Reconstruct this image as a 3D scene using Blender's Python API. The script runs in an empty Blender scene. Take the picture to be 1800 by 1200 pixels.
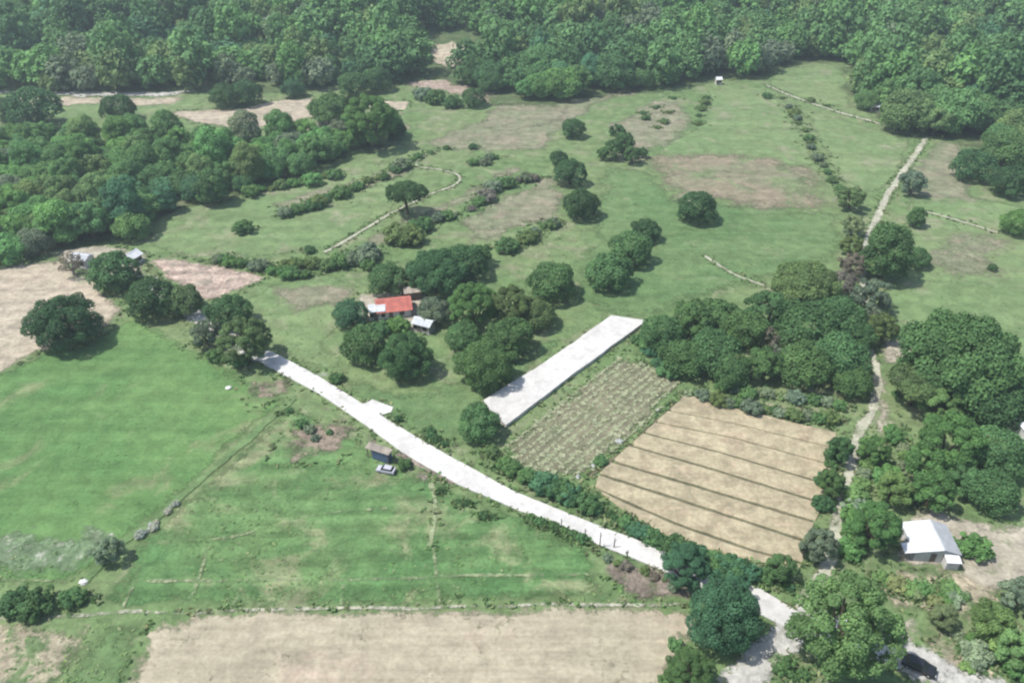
import bpy, bmesh, math, random
import numpy as np
from mathutils import Vector, noise, Matrix
from mathutils.geometry import delaunay_2d_cdt as cdt

# ---------------------------------------------------------------- camera, sky, sun, exposure
sc = bpy.context.scene
C = sc.collection
CAM_H, PITCH, HFOV = 95.0, 34.0, 66.0
F = 900 / math.tan(math.radians(HFOV / 2))          # focal length in pixels of a 1800 wide picture
cam_d = bpy.data.cameras.new('camera'); cam = bpy.data.objects.new('camera', cam_d); C.objects.link(cam)
cam_d.sensor_width = 36; cam_d.lens = 18 / math.tan(math.radians(HFOV / 2))
cam_d.clip_start = 1; cam_d.clip_end = 9000
cam.location = (0, 0, CAM_H); cam.rotation_euler = (math.radians(90 - PITCH), 0, 0)
sc.camera = cam

SUN_EL, SUN_AZ = 61.0, 264.0                         # azimuth clockwise from +Y (the way the camera looks)
world = bpy.data.worlds.new('World'); sc.world = world; world.use_nodes = True
wn = world.node_tree; bg = wn.nodes['Background']
sky = wn.nodes.new('ShaderNodeTexSky'); sky.sky_type = 'NISHITA'; sky.sun_disc = False
sky.sun_elevation = math.radians(SUN_EL); sky.sun_rotation = math.radians(SUN_AZ)
sky.air_density = 1.0; sky.dust_density = 1.6
wn.links.new(sky.outputs[0], bg.inputs[0]); bg.inputs[1].default_value = 0.13
sd = bpy.data.lights.new('sun', 'SUN'); sd.energy = 4.0; sd.angle = math.radians(0.55); sd.color = (1, .965, .9)
sun = bpy.data.objects.new('sun', sd); C.objects.link(sun)
az, el = math.radians(SUN_AZ), math.radians(SUN_EL)
to_sun = Vector((math.sin(az) * math.cos(el), math.cos(az) * math.cos(el), math.sin(el)))
sun.rotation_euler = to_sun.to_track_quat('Z', 'Y').to_euler()
sun.location = to_sun * 300
sc.view_settings.view_transform = 'Standard'; sc.view_settings.look = 'None'
sc.view_settings.exposure = 0.52; sc.view_settings.gamma = 1.0
sc.render.engine = 'CYCLES'
cy = sc.cycles
cy.max_bounces = 5; cy.diffuse_bounces = 3; cy.glossy_bounces = 2; cy.transmission_bounces = 3
cy.volume_bounces = 0; cy.transparent_max_bounces = 12
cy.use_denoising = True; cy.filter_width = 2.2
HAZE = 0.00036

# ---------------------------------------------------------------- helpers
R = random.Random(7)
def G(u, v, z=0.0, full=False):
    """survey: spot on the level z seen at photo position u, v"""
    a = math.radians(PITCH)
    x = (u - 900) / F; y = (600 - v) / F
    d = Vector((x, math.cos(a) + y * math.sin(a), -math.sin(a) + y * math.cos(a)))
    t = (z - CAM_H) / d.z
    p = Vector((d.x * t, d.y * t, z))
    return (p, t / F) if full else p

def tag(o, label=None, cat=None, group=None, kind=None):
    if label: o['label'] = label
    if cat: o['category'] = cat
    if group: o['group'] = group
    if kind: o['kind'] = kind
    return o
def link(name, me, mat=None, parent=None):
    o = bpy.data.objects.new(name, me); C.objects.link(o)
    if mat and not me.materials: me.materials.append(mat)
    if parent: o.parent = parent
    return o
def empty(name, loc, rz=0, s=1):
    o = bpy.data.objects.new(name, None); C.objects.link(o)
    o.location = loc; o.rotation_euler = (0, 0, rz); o.scale = (s, s, s) if not isinstance(s, tuple) else s
    o.empty_display_size = .3
    return o
def np_mesh(name, verts, quads, attrs=None, mat=None):
    me = bpy.data.meshes.new(name)
    verts = np.asarray(verts, np.float32); quads = np.asarray(quads, np.int32)
    n, k = quads.shape
    me.vertices.add(len(verts)); me.vertices.foreach_set('co', verts.ravel())
    me.loops.add(n * k); me.loops.foreach_set('vertex_index', quads.ravel())
    me.polygons.add(n); me.polygons.foreach_set('loop_start', np.arange(0, n * k, k, dtype=np.int32))
    me.polygons.foreach_set('loop_total', np.full(n, k, np.int32))
    for an, (typ, data) in (attrs or {}).items():
        a = me.attributes.new(an, typ, 'FACE')
        a.data.foreach_set('color' if 'COLOR' in typ else 'value', np.asarray(data, np.float32).ravel())
    me.update(calc_edges=True)
    if mat: me.materials.append(mat)
    return me
class MB:
    """collects simple solids into one mesh"""
    def __init__(s): s.v = []; s.f = []
    def add(s, v, f):
        o = len(s.v); s.v += [tuple(p) for p in v]; s.f += [tuple(i + o for i in q) for q in f]; return s
    def box(s, x0, x1, y0, y1, z0, z1, m=None):
        v = [(x0,y0,z0),(x1,y0,z0),(x1,y1,z0),(x0,y1,z0),(x0,y0,z1),(x1,y0,z1),(x1,y1,z1),(x0,y1,z1)]
        if m: v = [tuple(m @ Vector(p)) for p in v]
        return s.add(v, [(0,3,2,1),(4,5,6,7),(0,1,5,4),(1,2,6,5),(2,3,7,6),(3,0,4,7)])
    def tube(s, pts, rad, n=7, cap=True):
        pts = [Vector(p) for p in pts]; rings = []
        for i, p in enumerate(pts):
            d = (pts[min(i+1, len(pts)-1)] - pts[max(i-1, 0)]).normalized()
            a = d.orthogonal().normalized(); b = d.cross(a)
            rings.append([p + (a * math.cos(6.2832*k/n) + b * math.sin(6.2832*k/n)) * rad[i] for k in range(n)])
        v = [p for r in rings for p in r]; f = []
        for i in range(len(pts)-1):
            for k in range(n):
                f.append((i*n+k, i*n+(k+1) % n, (i+1)*n+(k+1) % n, (i+1)*n+k))
        if cap: f.append(tuple(range(n-1, -1, -1))); f.append(tuple((len(pts)-1)*n+k for k in range(n)))
        return s.add(v, f)
    def mesh(s, name, mat=None, smooth=False):
        me = bpy.data.meshes.new(name); me.from_pydata(s.v, [], s.f); me.update()
        if smooth: me.polygons.foreach_set('use_smooth', [True]*len(me.polygons))
        if mat: me.materials.append(mat)
        return me
    def build(s, name, mat, parent=None, smooth=False): return link(name, s.mesh(name, mat, smooth), None, parent)

# ---------------------------------------------------------------- materials
class NT:
    def __init__(s, name):
        s.m = bpy.data.materials.new(name); s.m.use_nodes = True; s.t = s.m.node_tree
        s.b = s.t.nodes['Principled BSDF']; s.out = s.t.nodes['Material Output']
    def n(s, typ, **kw):
        x = s.t.nodes.new(typ)
        for k, v in kw.items(): setattr(x, k, v)
        return x
    def l(s, a, b): s.t.links.new(a, b)
    def pos(s): return s.n('ShaderNodeNewGeometry').outputs['Position']
    def noise(s, vec, scale, detail=4, rough=.55, dist=0):
        x = s.n('ShaderNodeTexNoise'); s.l(vec, x.inputs['Vector'])
        x.inputs['Scale'].default_value = scale; x.inputs['Detail'].default_value = detail
        x.inputs['Roughness'].default_value = rough; x.inputs['Distortion'].default_value = dist
        return x.outputs['Fac']
    def ramp(s, fac, a, b, lo=0., hi=1.):
        x = s.n('ShaderNodeMapRange'); x.interpolation_type = 'SMOOTHSTEP'; s.l(fac, x.inputs[0])
        for i, q in enumerate((a, b, lo, hi)): x.inputs[i+1].default_value = q
        return x.outputs[0]
    def mix(s, fac, a, b, mode='MIX'):
        x = s.n('ShaderNodeMix', data_type='RGBA', blend_type=mode)
        for q, i in ((fac, 0), (a, 6), (b, 7)):
            if hasattr(q, 'is_linked') or hasattr(q, 'node'): s.l(q, x.inputs[i])
            elif i == 0: x.inputs[0].default_value = q
            else: x.inputs[i].default_value = (*q, 1)
        return x.outputs[2]
    def math(s, op, a, b):
        x = s.n('ShaderNodeMath', operation=op)
        for i, q in enumerate((a, b)):
            if hasattr(q, 'node'): s.l(q, x.inputs[i])
            else: x.inputs[i].default_value = q
        return x.outputs[0]
    def rot(s, vec, deg, sx=1, sy=1):
        x = s.n('ShaderNodeMapping'); s.l(vec, x.inputs[0])
        x.inputs['Rotation'].default_value = (0, 0, math.radians(deg)); x.inputs['Scale'].default_value = (sx, sy, 1)
        return x.outputs[0]
    def bump(s, h, dist, strength=.6):
        x = s.n('ShaderNodeBump'); s.l(h, x.inputs['Height']); x.inputs['Distance'].default_value = dist
        x.inputs['Strength'].default_value = strength; s.l(x.outputs[0], s.b.inputs['Normal'])
    def done(s, col, rough=.9, spec=.15):
        if hasattr(col, 'node'): s.l(col, s.b.inputs['Base Color'])
        else: s.b.inputs['Base Color'].default_value = (*col, 1)
        s.b.inputs['Roughness'].default_value = rough; s.b.inputs['Specular IOR Level'].default_value = spec
        return s.m

def field_mat(name, c1, c2, c3, big=.03, mid=.22, c3amt=(.52, .68), streak=None, fine=1.6, contrast=.45, bump=.25, feather=True):
    """open ground: two main tones in broad patches, a third in small ones, optional rows (angle, spacing, strength)"""
    t = NT(name); p = t.pos()
    n1 = t.noise(p, big, 5, .6, .4); n2 = t.noise(p, mid, 6, .62, .3); n3 = t.noise(p, fine, 5, .7)
    col = t.mix(t.ramp(t.math('ADD', t.math('MULTIPLY', n1, .65), t.math('MULTIPLY', n2, .35)), .38, .62), c1, c2)
    n4 = t.noise(t.rot(p, 31), mid * .7, 6, .68, .6)
    col = t.mix(t.ramp(n4, *c3amt), col, c3)
    if streak:
        ang, sp, st = streak
        w = t.n('ShaderNodeTexWave', wave_type='BANDS', bands_direction='Y'); t.l(t.rot(p, ang), w.inputs['Vector'])
        w.inputs['Scale'].default_value = .314 / sp; w.inputs['Distortion'].default_value = 1.6
        w.inputs['Detail'].default_value = 3; w.inputs['Detail Scale'].default_value = .5
        long = t.noise(t.rot(p, ang, .06, 1.0), 1.1 / sp, 4, .6)
        f = t.math('ADD', t.math('MULTIPLY', w.outputs['Fac'], .16), t.ramp(long, .30, .70))
        col = t.mix(1.0, col, t.math('ADD', t.math('MULTIPLY', f, st), 1 - .56 * st), 'MULTIPLY')
    lum = t.math('ADD', t.math('MULTIPLY', t.ramp(n3, .25, .75), contrast), 1 - contrast * .5)
    lum2 = t.math('ADD', t.math('MULTIPLY', t.ramp(t.noise(p, .33, 4, .62, .5), .28, .72), contrast), 1 - contrast * .5)
    col = t.mix(1.0, col, t.math('MULTIPLY', lum, lum2), 'MULTIPLY')
    t.bump(n3, bump)
    t.done(col, .95, .08)
    if feather:                                        # the patch thins out towards its border, tuft by tuft
        e = t.n('ShaderNodeAttribute', attribute_name='edge').outputs['Fac']
        k = t.math('ADD', t.math('MULTIPLY', t.noise(p, .8, 5, .72), 2.4), t.math('MULTIPLY', t.noise(p, .12, 4, .6), 2.2))
        a = t.ramp(t.math('ADD', t.math('MULTIPLY', e, 1.25), t.math('SUBTRACT', k, 2.3)), .1, .95)
        tp = t.n('ShaderNodeBsdfTransparent'); mx = t.n('ShaderNodeMixShader'); t.l(a, mx.inputs[0])
        t.l(tp.outputs[0], mx.inputs[1]); t.l(t.b.outputs[0], mx.inputs[2]); t.l(mx.outputs[0], t.out.inputs['Surface'])
    return t.m
def plain(name, c, rough=.7, var=.25, scale=1.2, spec=.3, metal=0.):
    t = NT(name); p = t.pos()
    n = t.noise(p, scale, 6, .65)
    col = t.mix(t.ramp(n, .3, .72), tuple(x * (1 - var) for x in c), tuple(min(1, x * (1 + var * .6)) for x in c))
    t.b.inputs['Metallic'].default_value = metal
    return t.done(col, rough, spec)

M = {}
M['rough_grass'] = field_mat('rough_grass_ground', (.116,.182,.074), (.156,.206,.094), (.204,.218,.130), .025, .14, (.50,.66), feather=False)
M['grass_bright'] = field_mat('bright_pasture', (.086,.174,.060), (.120,.206,.074), (.180,.216,.106), .022, .12, (.56,.72), (2, 3.2, .22), contrast=.34)
M['grass_mid'] = field_mat('mown_pasture', (.076,.158,.058), (.112,.184,.072), (.205,.228,.122), .03, .13, (.50,.66), (-6, 3.2, .40), contrast=.46)
M['grass_light'] = field_mat('light_meadow', (.136,.204,.088), (.170,.224,.104), (.216,.230,.140), .025, .13, (.52,.66), (38, 5.0, .22), contrast=.35)
M['grass_deep'] = field_mat('lush_meadow', (.098,.168,.068), (.132,.194,.084), (.185,.212,.118), .03, .15, (.58,.72), (35, 4.0, .22), contrast=.35)
M['grass_pale'] = field_mat('weedy_pasture', (.125,.185,.098), (.165,.205,.128), (.29,.31,.24), .05, .5, (.54,.64), None, contrast=.6)
M['bank_grass'] = field_mat('pale_bank_grass', (.21,.255,.135), (.25,.285,.165), (.30,.31,.21), .05, .3, contrast=.4)
M['dry_grass'] = field_mat('dry_grass', (.170,.190,.112), (.212,.205,.140), (.250,.222,.160), .04, .2, (.50,.64), (38, 4, .2), contrast=.45)
M['pink_soil'] = field_mat('dry_pinkish_field', (.190,.190,.122), (.230,.192,.138), (.155,.196,.098), .05, .12, (.48,.64), (60, 3, .2))
M['stubble'] = field_mat('harvested_stubble', (.335,.295,.225), (.395,.335,.258), (.28,.272,.185), .04, .22, (.56,.70), (24, 2.6, .3), contrast=.45)
M['stubble_pink'] = field_mat('harvested_stubble_rough', (.31,.25,.205), (.375,.29,.24), (.215,.195,.15), .05, .5, (.52,.64), (24, 2.6, .4), contrast=.7)
M['tan_soil'] = field_mat('pale_tilled_soil', (.320,.288,.208), (.350,.308,.225), (.372,.303,.232), .03, .12, (.52,.70), (0, 1.3, .20), contrast=.30, bump=.12)
M['bed_soil'] = field_mat('pale_bed_soil', (.325,.284,.190), (.355,.305,.204), (.356,.286,.198), .05, .25, (.52,.70), (-20, .9, .16), contrast=.42, bump=.2, feather=False)
M['furrow_soil'] = field_mat('damp_furrow_soil', (.105,.105,.062), (.135,.125,.075), (.17,.14,.09), .2, .6)
M['patchy'] = field_mat('patchy_dry_field', (.30,.27,.19), (.35,.295,.215), (.115,.165,.075), .05, .28, (.46,.58), (15, 3, .2), contrast=.55)
M['brown_patch'] = field_mat('disturbed_brown_soil', (.20,.165,.125), (.255,.205,.16), (.115,.15,.075), .08, .35, (.47,.60), None, contrast=.7, bump=.4)
M['bank_soil'] = field_mat('greyish_earth_bank', (.185,.155,.125), (.245,.205,.17), (.13,.14,.085), .1, .5, (.52,.64), None, contrast=.7, bump=.4)
M['yard'] = field_mat('bare_yard_soil', (.33,.30,.235), (.40,.36,.29), (.20,.215,.13), .06, .3, (.55,.68), None, contrast=.45)
M['track'] = field_mat('pale_track_soil', (.34,.335,.255), (.40,.39,.305), (.25,.27,.175), .06, .35, (.55,.68), None, contrast=.4)
M['plot'] = field_mat('vegetable_plot_soil', (.155,.152,.098), (.190,.178,.118), (.145,.165,.092), .05, .25, (.5,.66), None, contrast=.4)
M['concrete'] = field_mat('new_concrete', (.495,.48,.455), (.55,.537,.512), (.43,.415,.385), .05, .3, (.52,.72), None, fine=1.2, contrast=.2, bump=.01, feather=False)
M['gravel'] = field_mat('pale_gravel', (.40,.39,.355), (.46,.445,.41), (.32,.32,.27), .06, .5, (.54,.68), None, contrast=.4)
M['forest_floor'] = field_mat('forest_floor', (.075,.115,.05), (.10,.135,.062), (.135,.145,.085), .03, .2)

def leaf_mat(name, attr=None):
    t = NT(name)
    if attr:
        c = t.n('ShaderNodeAttribute', attribute_name=attr).outputs['Color']
    else:
        c = t.n('ShaderNodeObjectInfo').outputs['Color']
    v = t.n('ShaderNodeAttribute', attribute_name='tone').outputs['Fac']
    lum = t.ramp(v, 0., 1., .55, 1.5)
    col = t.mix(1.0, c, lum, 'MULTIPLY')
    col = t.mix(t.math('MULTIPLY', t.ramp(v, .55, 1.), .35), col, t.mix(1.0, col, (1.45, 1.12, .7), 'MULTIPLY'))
    t.done(col, .7, .10)
    tr = t.n('ShaderNodeBsdfTranslucent'); t.l(t.mix(1.0, col, (1.1, 1.25, .6), 'MULTIPLY'), tr.inputs['Color'])
    mx = t.n('ShaderNodeMixShader'); mx.inputs[0].default_value = .2
    t.l(t.b.outputs[0], mx.inputs[1]); t.l(tr.outputs[0], mx.inputs[2]); t.l(mx.outputs[0], t.out.inputs['Surface'])
    return t.m
M['leaf'] = leaf_mat('foliage'); M['leaf_many'] = leaf_mat('foliage_many', 'tint')
M['bark'] = plain('bark', (.11,.088,.065), .9, .5, 2.5, .1)
M['bark_grey'] = plain('grey_bark', (.24,.215,.195), .9, .35, 2.5, .1)
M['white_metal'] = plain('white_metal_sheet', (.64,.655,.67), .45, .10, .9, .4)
M['shade_grey_metal'] = plain('shade_grey_metal_sheet', (.40,.415,.43), .5, .14, .9, .4)  # greyer copy of the white roofing, shade put into its colour
M['red_metal'] = plain('red_metal_sheet', (.50,.17,.135), .5, .25, .8, .3)
M['tan_metal'] = plain('weathered_metal_sheet', (.42,.37,.31), .6, .3, .8, .3)
M['pale_wall'] = plain('pale_plaster', (.56,.55,.53), .85, .18, 1.0)
M['grey_wall'] = plain('grey_block_wall', (.36,.35,.33), .9, .2, 1.0)
M['timber'] = plain('weathered_timber', (.17,.13,.095), .85, .4, 3)
M['dark_glass'] = plain('dark_glass', (.02,.025,.03), .12, .2, 1, .5)
M['door_paint'] = plain('door_paint', (.15,.12,.10), .6, .3, 2)
M['blue_tarp'] = plain('blue_tarpaulin', (.075,.115,.19), .5, .3, 1.5)
M['black_paint'] = plain('black_car_paint', (.018,.019,.022), .25, .1, 1, .6)
M['white_paint'] = plain('white_car_paint', (.45,.445,.50), .3, .06, 1, .6)
M['rubber'] = plain('rubber', (.025,.025,.025), .85, .2, 3)
M['rim'] = plain('wheel_rim', (.35,.35,.36), .35, .1, 3, .5, .6)
M['lamp'] = plain('lamp_lens', (.6,.6,.58), .2, .05, 3, .5)
M['tail'] = plain('tail_lens', (.3,.02,.02), .25, .05, 3, .5)
M['stone'] = plain('pale_stone', (.40,.41,.385), .9, .5, 1.6, .1)
M['post'] = plain('dark_post_wood', (.07,.06,.05), .9, .4, 2, .1)
M['tank'] = plain('white_tank', (.55,.55,.53), .5, .05, 2)

# ---------------------------------------------------------------- terrain
_hl = [(-900,170),(-400,160),(0,142),(380,138),(560,138),(760,120),(900,150),(1080,138),(1200,130),(1340,112),(1420,98)]
_hp = [G(u, v) for u, v in _hl]
_hx = [p.x for p in _hp] + [200, 270, 340, 600]; _hy = [p.y + 6 for p in _hp] + [385, 350, 320, 300]
def hill(x, y):
    d = y - float(np.interp(x, _hx, _hy))
    if d <= 0: return 0.0
    h = .34 * d * d / (d + 42)
    h += 7 * min(1, d / 70) * noise.noise(Vector((x / 75, y / 75, 3.1))) + 2.5 * min(1, d / 50) * noise.noise(Vector((x / 28, y / 28, 7.7)))
    return 175 * (1 - math.exp(-max(h, 0) / 175))
xs = np.concatenate([[-1500, -1100, -800], np.arange(-560, 561, 9.), [800, 1100, 1500]])
ys = np.concatenate([[-500, -200, 0, 60, 120, 180], np.arange(220, 700, 9.), [800, 950, 1200, 1600]])
tv = [(x, y, hill(x, y)) for y in ys for x in xs]
nx = len(xs)
tf = [(j*nx+i, j*nx+i+1, (j+1)*nx+i+1, (j+1)*nx+i) for j in range(len(ys)-1) for i in range(nx-1)]
gm = bpy.data.meshes.new('ground'); gm.from_pydata(tv, [], tf); gm.update()
gm.polygons.foreach_set('use_smooth', [True]*len(gm.polygons))
tag(link('ground', gm, M['rough_grass']), kind='structure')

# ---------------------------------------------------------------- sheets of ground
def dense(pts, step=.9, closed=True):
    out = []
    n = len(pts)
    for i in range(n if closed else n-1):
        a, b = pts[i], pts[(i+1) % n]
        k = max(1, int((b-a).length / step))
        out += [a.lerp(b, j/k) for j in range(k)]
    if not closed: out.append(pts[-1])
    return out
def ragged(pts, amp, seed, closed=True, step=.9):
    out = []
    for p in dense(pts, step, closed):
        q = Vector((p.x*.16, p.y*.16, seed*3.7)); w = Vector((p.x*.75, p.y*.75, seed*1.3))
        out.append(p + Vector((noise.noise(q)*1.5 + noise.noise(w)*.8, noise.noise(q+Vector((9,4,2)))*1.5 + noise.noise(w+Vector((5,1,8)))*.8, 0)) * amp)
    return out
LV = [0]
KEEP_OUT = []
def inside(px, py, poly):
    px = np.asarray(px); py = np.asarray(py); r = np.zeros(px.shape, bool)
    n = len(poly)
    for i in range(n):
        x0, y0 = poly[i][0], poly[i][1]; x1, y1 = poly[i-1][0], poly[i-1][1]
        c = ((y0 > py) != (y1 > py)) & (px < (x1-x0) * (py-y0) / (y1-y0+1e-12) + x0)
        r ^= c
    return r
def sheet(name, pts, mat, amp=.7, z=None, thick=0., bare=False, parent=None, drape=False, step=.9, feather=3.):
    """a patch of ground with an uneven outline; thick > 0 makes a raised slab with sides"""
    LV[0] += 1
    zz = (.010 + .0025 * LV[0]) if z is None else z
    if bare: KEEP_OUT.append([(p.x, p.y) for p in pts])
    rp = ragged(pts, amp, LV[0], step=step) if amp > 0 else dense(pts, 4)
    b = np.array([(p.x, p.y) for p in rp]); n = len(b)
    xs_ = np.arange(b[:, 0].min(), b[:, 0].max(), 2.2); ys_ = np.arange(b[:, 1].min(), b[:, 1].max(), 2.2)
    inner = np.zeros((0, 2))
    if len(xs_) and len(ys_) and thick == 0:
        g = np.stack(np.meshgrid(xs_, ys_), -1).reshape(-1, 2) + np.random.default_rng(LV[0]).uniform(-.5, .5, (len(xs_)*len(ys_), 2))
        g = g[inside(g[:, 0], g[:, 1], b)]
        if len(g):
            dmin = np.array([np.sqrt(((b-q)**2).sum(1).min()) for q in g])
            g = g[dmin > .7]
            if len(g) > 6000: g = g[::2]
        inner = g
    allp = [Vector((x, y)) for x, y in b] + [Vector((x, y)) for x, y in inner]
    vs, es, fs, *_ = cdt(allp, [(k, (k+1) % n) for k in range(n)], [], 1, 1e-4)
    va = np.array([(v.x, v.y) for v in vs])
    edge = np.array([min(1, math.sqrt(((b-q)**2).sum(1).min())/feather) for q in va])
    V = [(x, y, (hill(x, y) if drape else 0) + zz + thick) for x, y in va]
    Fc = []
    for f in fs:
        a0, b0, c0 = (va[k] for k in f[:3])
        ar = (b0[0]-a0[0])*(c0[1]-a0[1]) - (b0[1]-a0[1])*(c0[0]-a0[0])
        Fc.append(tuple(f) if ar > 0 else tuple(f)[::-1])
    if thick > 0:
        from collections import Counter
        cnt = Counter(); 
        for f in Fc:
            for k in range(len(f)): cnt[(f[k], f[(k+1) % len(f)])] += 1
        m = len(V); low = {}
        for (p0, p1) in list(cnt):
            if (p1, p0) in cnt: continue
            for q in (p0, p1):
                if q not in low: low[q] = len(V); V.append((V[q][0], V[q][1], zz-.1))
            Fc.append((p1, p0, low[p0], low[p1]))
    me = bpy.data.meshes.new(name); me.from_pydata(V, [], Fc); me.update()
    if thick == 0:
        a = me.attributes.new('edge', 'FLOAT', 'POINT'); a.data.foreach_set('value', edge.astype(np.float32))
    o = link(name, me, mat, parent)
    if not parent: tag(o, kind='structure')
    return o
def PX(l): return [G(u, v) for u, v in l]
def strip_pts(line, w0, w1=None, amp=.0):
    p = PX(line); w1 = w1 or w0; L = []; Rr = []
    p = [q for q in p]
    # smooth the centre line
    sm = []
    for i in range(len(p)-1):
        a = p[max(i-1, 0)]; b = p[i]; c = p[i+1]; d = p[min(i+2, len(p)-1)]
        for k in range(6):
            t = k/6
            sm.append(.5*((2*b) + (c-a)*t + (2*a-5*b+4*c-d)*t*t + (3*b-a-3*c+d)*t**3))
    sm.append(p[-1])
    for i, q in enumerate(sm):
        d = (sm[min(i+1, len(sm)-1)] - sm[max(i-1, 0)]).normalized(); n = Vector((-d.y, d.x, 0))
        w = (w0 + (w1-w0)*i/(len(sm)-1)) / 2
        L.append(q + n*w); Rr.append(q - n*w)
    return L + Rr[::-1]

# pastures and fields
sheet('pasture', PX([(-300,700),(0,655),(60,625),(180,588),(230,552),(300,592),(440,660),(512,700),(312,880),(225,945),(150,1022),(-300,1060)]), M['grass_bright'])
sheet('pasture', PX([(-300,935),(0,930),(110,935),(210,945),(150,1020),(-300,1060)]), M['grass_pale'], 2.5)
sheet('pasture', PX([(520,705),(600,752),(660,790),(790,852),(960,925),(1055,972),(1050,1020),(1130,1058),(275,1072),(165,1072),(235,952),(317,885)]), M['grass_mid'])
sheet('pasture', PX([(185,1096),(268,1088),(215,1200),(160,1310),(40,1330),(90,1240),(130,1168)]), M['grass_deep'], 1.)
sheet('meadow', PX([(245,385),(420,340),(560,300),(700,252),(760,262),(730,300),(690,372),(575,442),(470,452),(330,455),(262,435)]), M['grass_light'], feather=2.2)
sheet('meadow', PX([(1060,290),(1150,300),(1200,352),(1350,360),(1480,372),(1505,440),(1400,480),(1200,540),(1140,560),(1060,545),(985,528),(1030,430)]), M['grass_deep'], 2., feather=5.)
sheet('meadow', PX([(1240,158),(1343,152),(1400,205),(1442,295),(1200,285),(1138,272),(1222,222)]), M['grass_light'], 1.5, feather=2.2)
sheet('meadow', PX([(1412,192),(1500,215),(1605,242),(1568,325),(1530,345),(1470,312)]), M['grass_light'], 1., feather=2.2)
sheet('meadow', PX([(1358,122),(1488,112),(1500,192),(1412,178),(1347,150)]), M['grass_light'], 1., feather=2.2)
sheet('meadow', PX([(1642,242),(1705,258),(1680,300),(1720,350),(1800,362),(2150,420),(2200,640),(1800,655),(1760,610),(1560,565),(1545,500),(1580,390)]), M['grass_light'], 1.5, feather=2.2)
sheet('meadow', PX([(470,500),(560,478),(640,500),(610,540),(590,600),(600,660),(520,640),(450,590),(420,540)]), M['grass_light'], 2., feather=2.2)
sheet('meadow', PX([(740,690),(850,655),(1050,560),(1090,545),(1060,560),(850,705),(835,760),(800,800),(700,745),(600,690),(620,660)]), M['grass_deep'], 1.5, feather=2.2)
sheet('meadow', PX([(-300,200),(100,188),(380,165),(350,190),(280,202),(-300,245)]), M['grass_light'], 2., feather=2.2)
sheet('dry_meadow', PX([(740,247),(860,205),(990,172),(1130,150),(1150,160),(1050,182),(985,232),(960,270),(850,268),(760,262)]), M['dry_grass'], 2., feather=3.5)
sheet('dry_meadow', PX([(800,385),(880,345),(962,308),(1000,335),(985,382),(880,415),(820,420)]), M['dry_grass'], 2., feather=3.5)
sheet('dry_meadow', PX([(1070,222),(1150,170),(1215,190),(1215,235),(1140,272),(1240,290),(1080,285)]), M['dry_grass'], 2.5, feather=3.5)
sheet('dry_meadow', PX([(640,410),(720,380),(820,335),(900,290),(930,300),(860,335),(760,390),(700,425),(650,445)]), M['dry_grass'], 2., feather=3.)
sheet('dry_meadow', PX([(470,360),(560,330),(690,300),(735,285),(720,305),(600,345),(500,385)]), M['dry_grass'], 1.5, feather=4.)
sheet('harvested_field', PX([(-200,178),(60,168),(330,170),(300,188),(140,186),(-200,200)]), M['stubble'], 1.5, feather=4.)
sheet('dry_meadow', PX([(420,232),(560,212),(640,200),(720,196),(700,215),(560,235)]), M['dry_grass'], 1.5, feather=3.)
sheet('dry_meadow', PX([(880,170),(1010,172),(1000,215),(900,235),(830,225)]), M['dry_grass'], 1.5, feather=4.)
sheet('dry_meadow', PX([(560,215),(700,205),(730,225),(700,245),(600,240)]), M['dry_grass'], 2., feather=3.)
sheet('dry_meadow', PX([(470,505),(560,495),(640,505),(600,545),(520,560)]), M['dry_grass'], 2., feather=4.)
sheet('dry_field', PX([(1125,268),(1300,262),(1445,298),(1475,366),(1350,376),(1165,358)]), M['pink_soil'], 1.5, feather=10.)
sheet('dry_meadow', PX([(1640,245),(1705,260),(1690,310),(1720,352),(1640,350),(1590,330)]), M['dry_grass'], 2., feather=3.5)
sheet('dry_meadow', PX([(1590,430),(1700,400),(1800,420),(1780,500),(1640,490)]), M['dry_grass'], 2.5, feather=10.)
sheet('harvested_field', PX([(-300,530),(0,468),(105,455),(150,480),(218,545),(185,582),(60,622),(0,655),(-300,760)]), M['stubble'], bare=True, feather=2.0)
sheet('harvested_field', PX([(250,452),(320,455),(475,485),(385,530),(330,522),(290,490)]), M['stubble_pink'], bare=True, feather=2.0)
sheet('harvested_field', PX([(285,197),(400,192),(470,180),(550,170),(548,208),(440,232),(350,217)]), M['stubble'], 1.5, bare=True, feather=2.0)
sheet('harvested_field', PX([(600,176),(720,178),(715,195),(650,192)]), M['stubble'], 1., bare=True, feather=2.0)
sheet('harvested_field', PX([(695,146),(780,139),(880,146),(895,168),(860,182),(800,166)]), M['stubble_pink'], 1.5, bare=True, feather=2.0)
sheet('harvested_field', PX([(1020,165),(1130,143),(1150,150),(1080,168)]), M['stubble_pink'], 1.5, bare=True, feather=2.0)
sheet('dry_field', PX([(-350,1098),(190,1090),(132,1168),(85,1260),(-350,1280)]), M['patchy'], 1.2, feather=3.)
sheet('tilled_field', PX([(276,1080),(700,1071),(1100,1063),(1225,1066),(1242,1110),(1165,1200),(1110,1310),(500,1380),(100,1400),(170,1290),(218,1200)]), M['tan_soil'], .5, bare=True, feather=0.9)
sheet('bare_patch', PX([(472,806),(520,745),(612,742),(628,775),(590,808),(480,818)]), M['brown_patch'], 2., bare=True, feather=2.2)
sheet('bare_patch', PX([(432,655),(500,668),(512,695),(455,714),(425,690)]), M['brown_patch'], 1.5, bare=True, feather=2.2)
sheet('bare_patch', PX([(185,790),(215,785),(225,797),(200,803)]), M['brown_patch'], 1.5, feather=2.2)
sheet('earth_bank', PX([(1048,958),(1160,1003),(1235,1045),(1215,1062),(1125,1055),(1058,1012)]), M['bank_soil'], 1., bare=True, feather=2.0)
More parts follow.
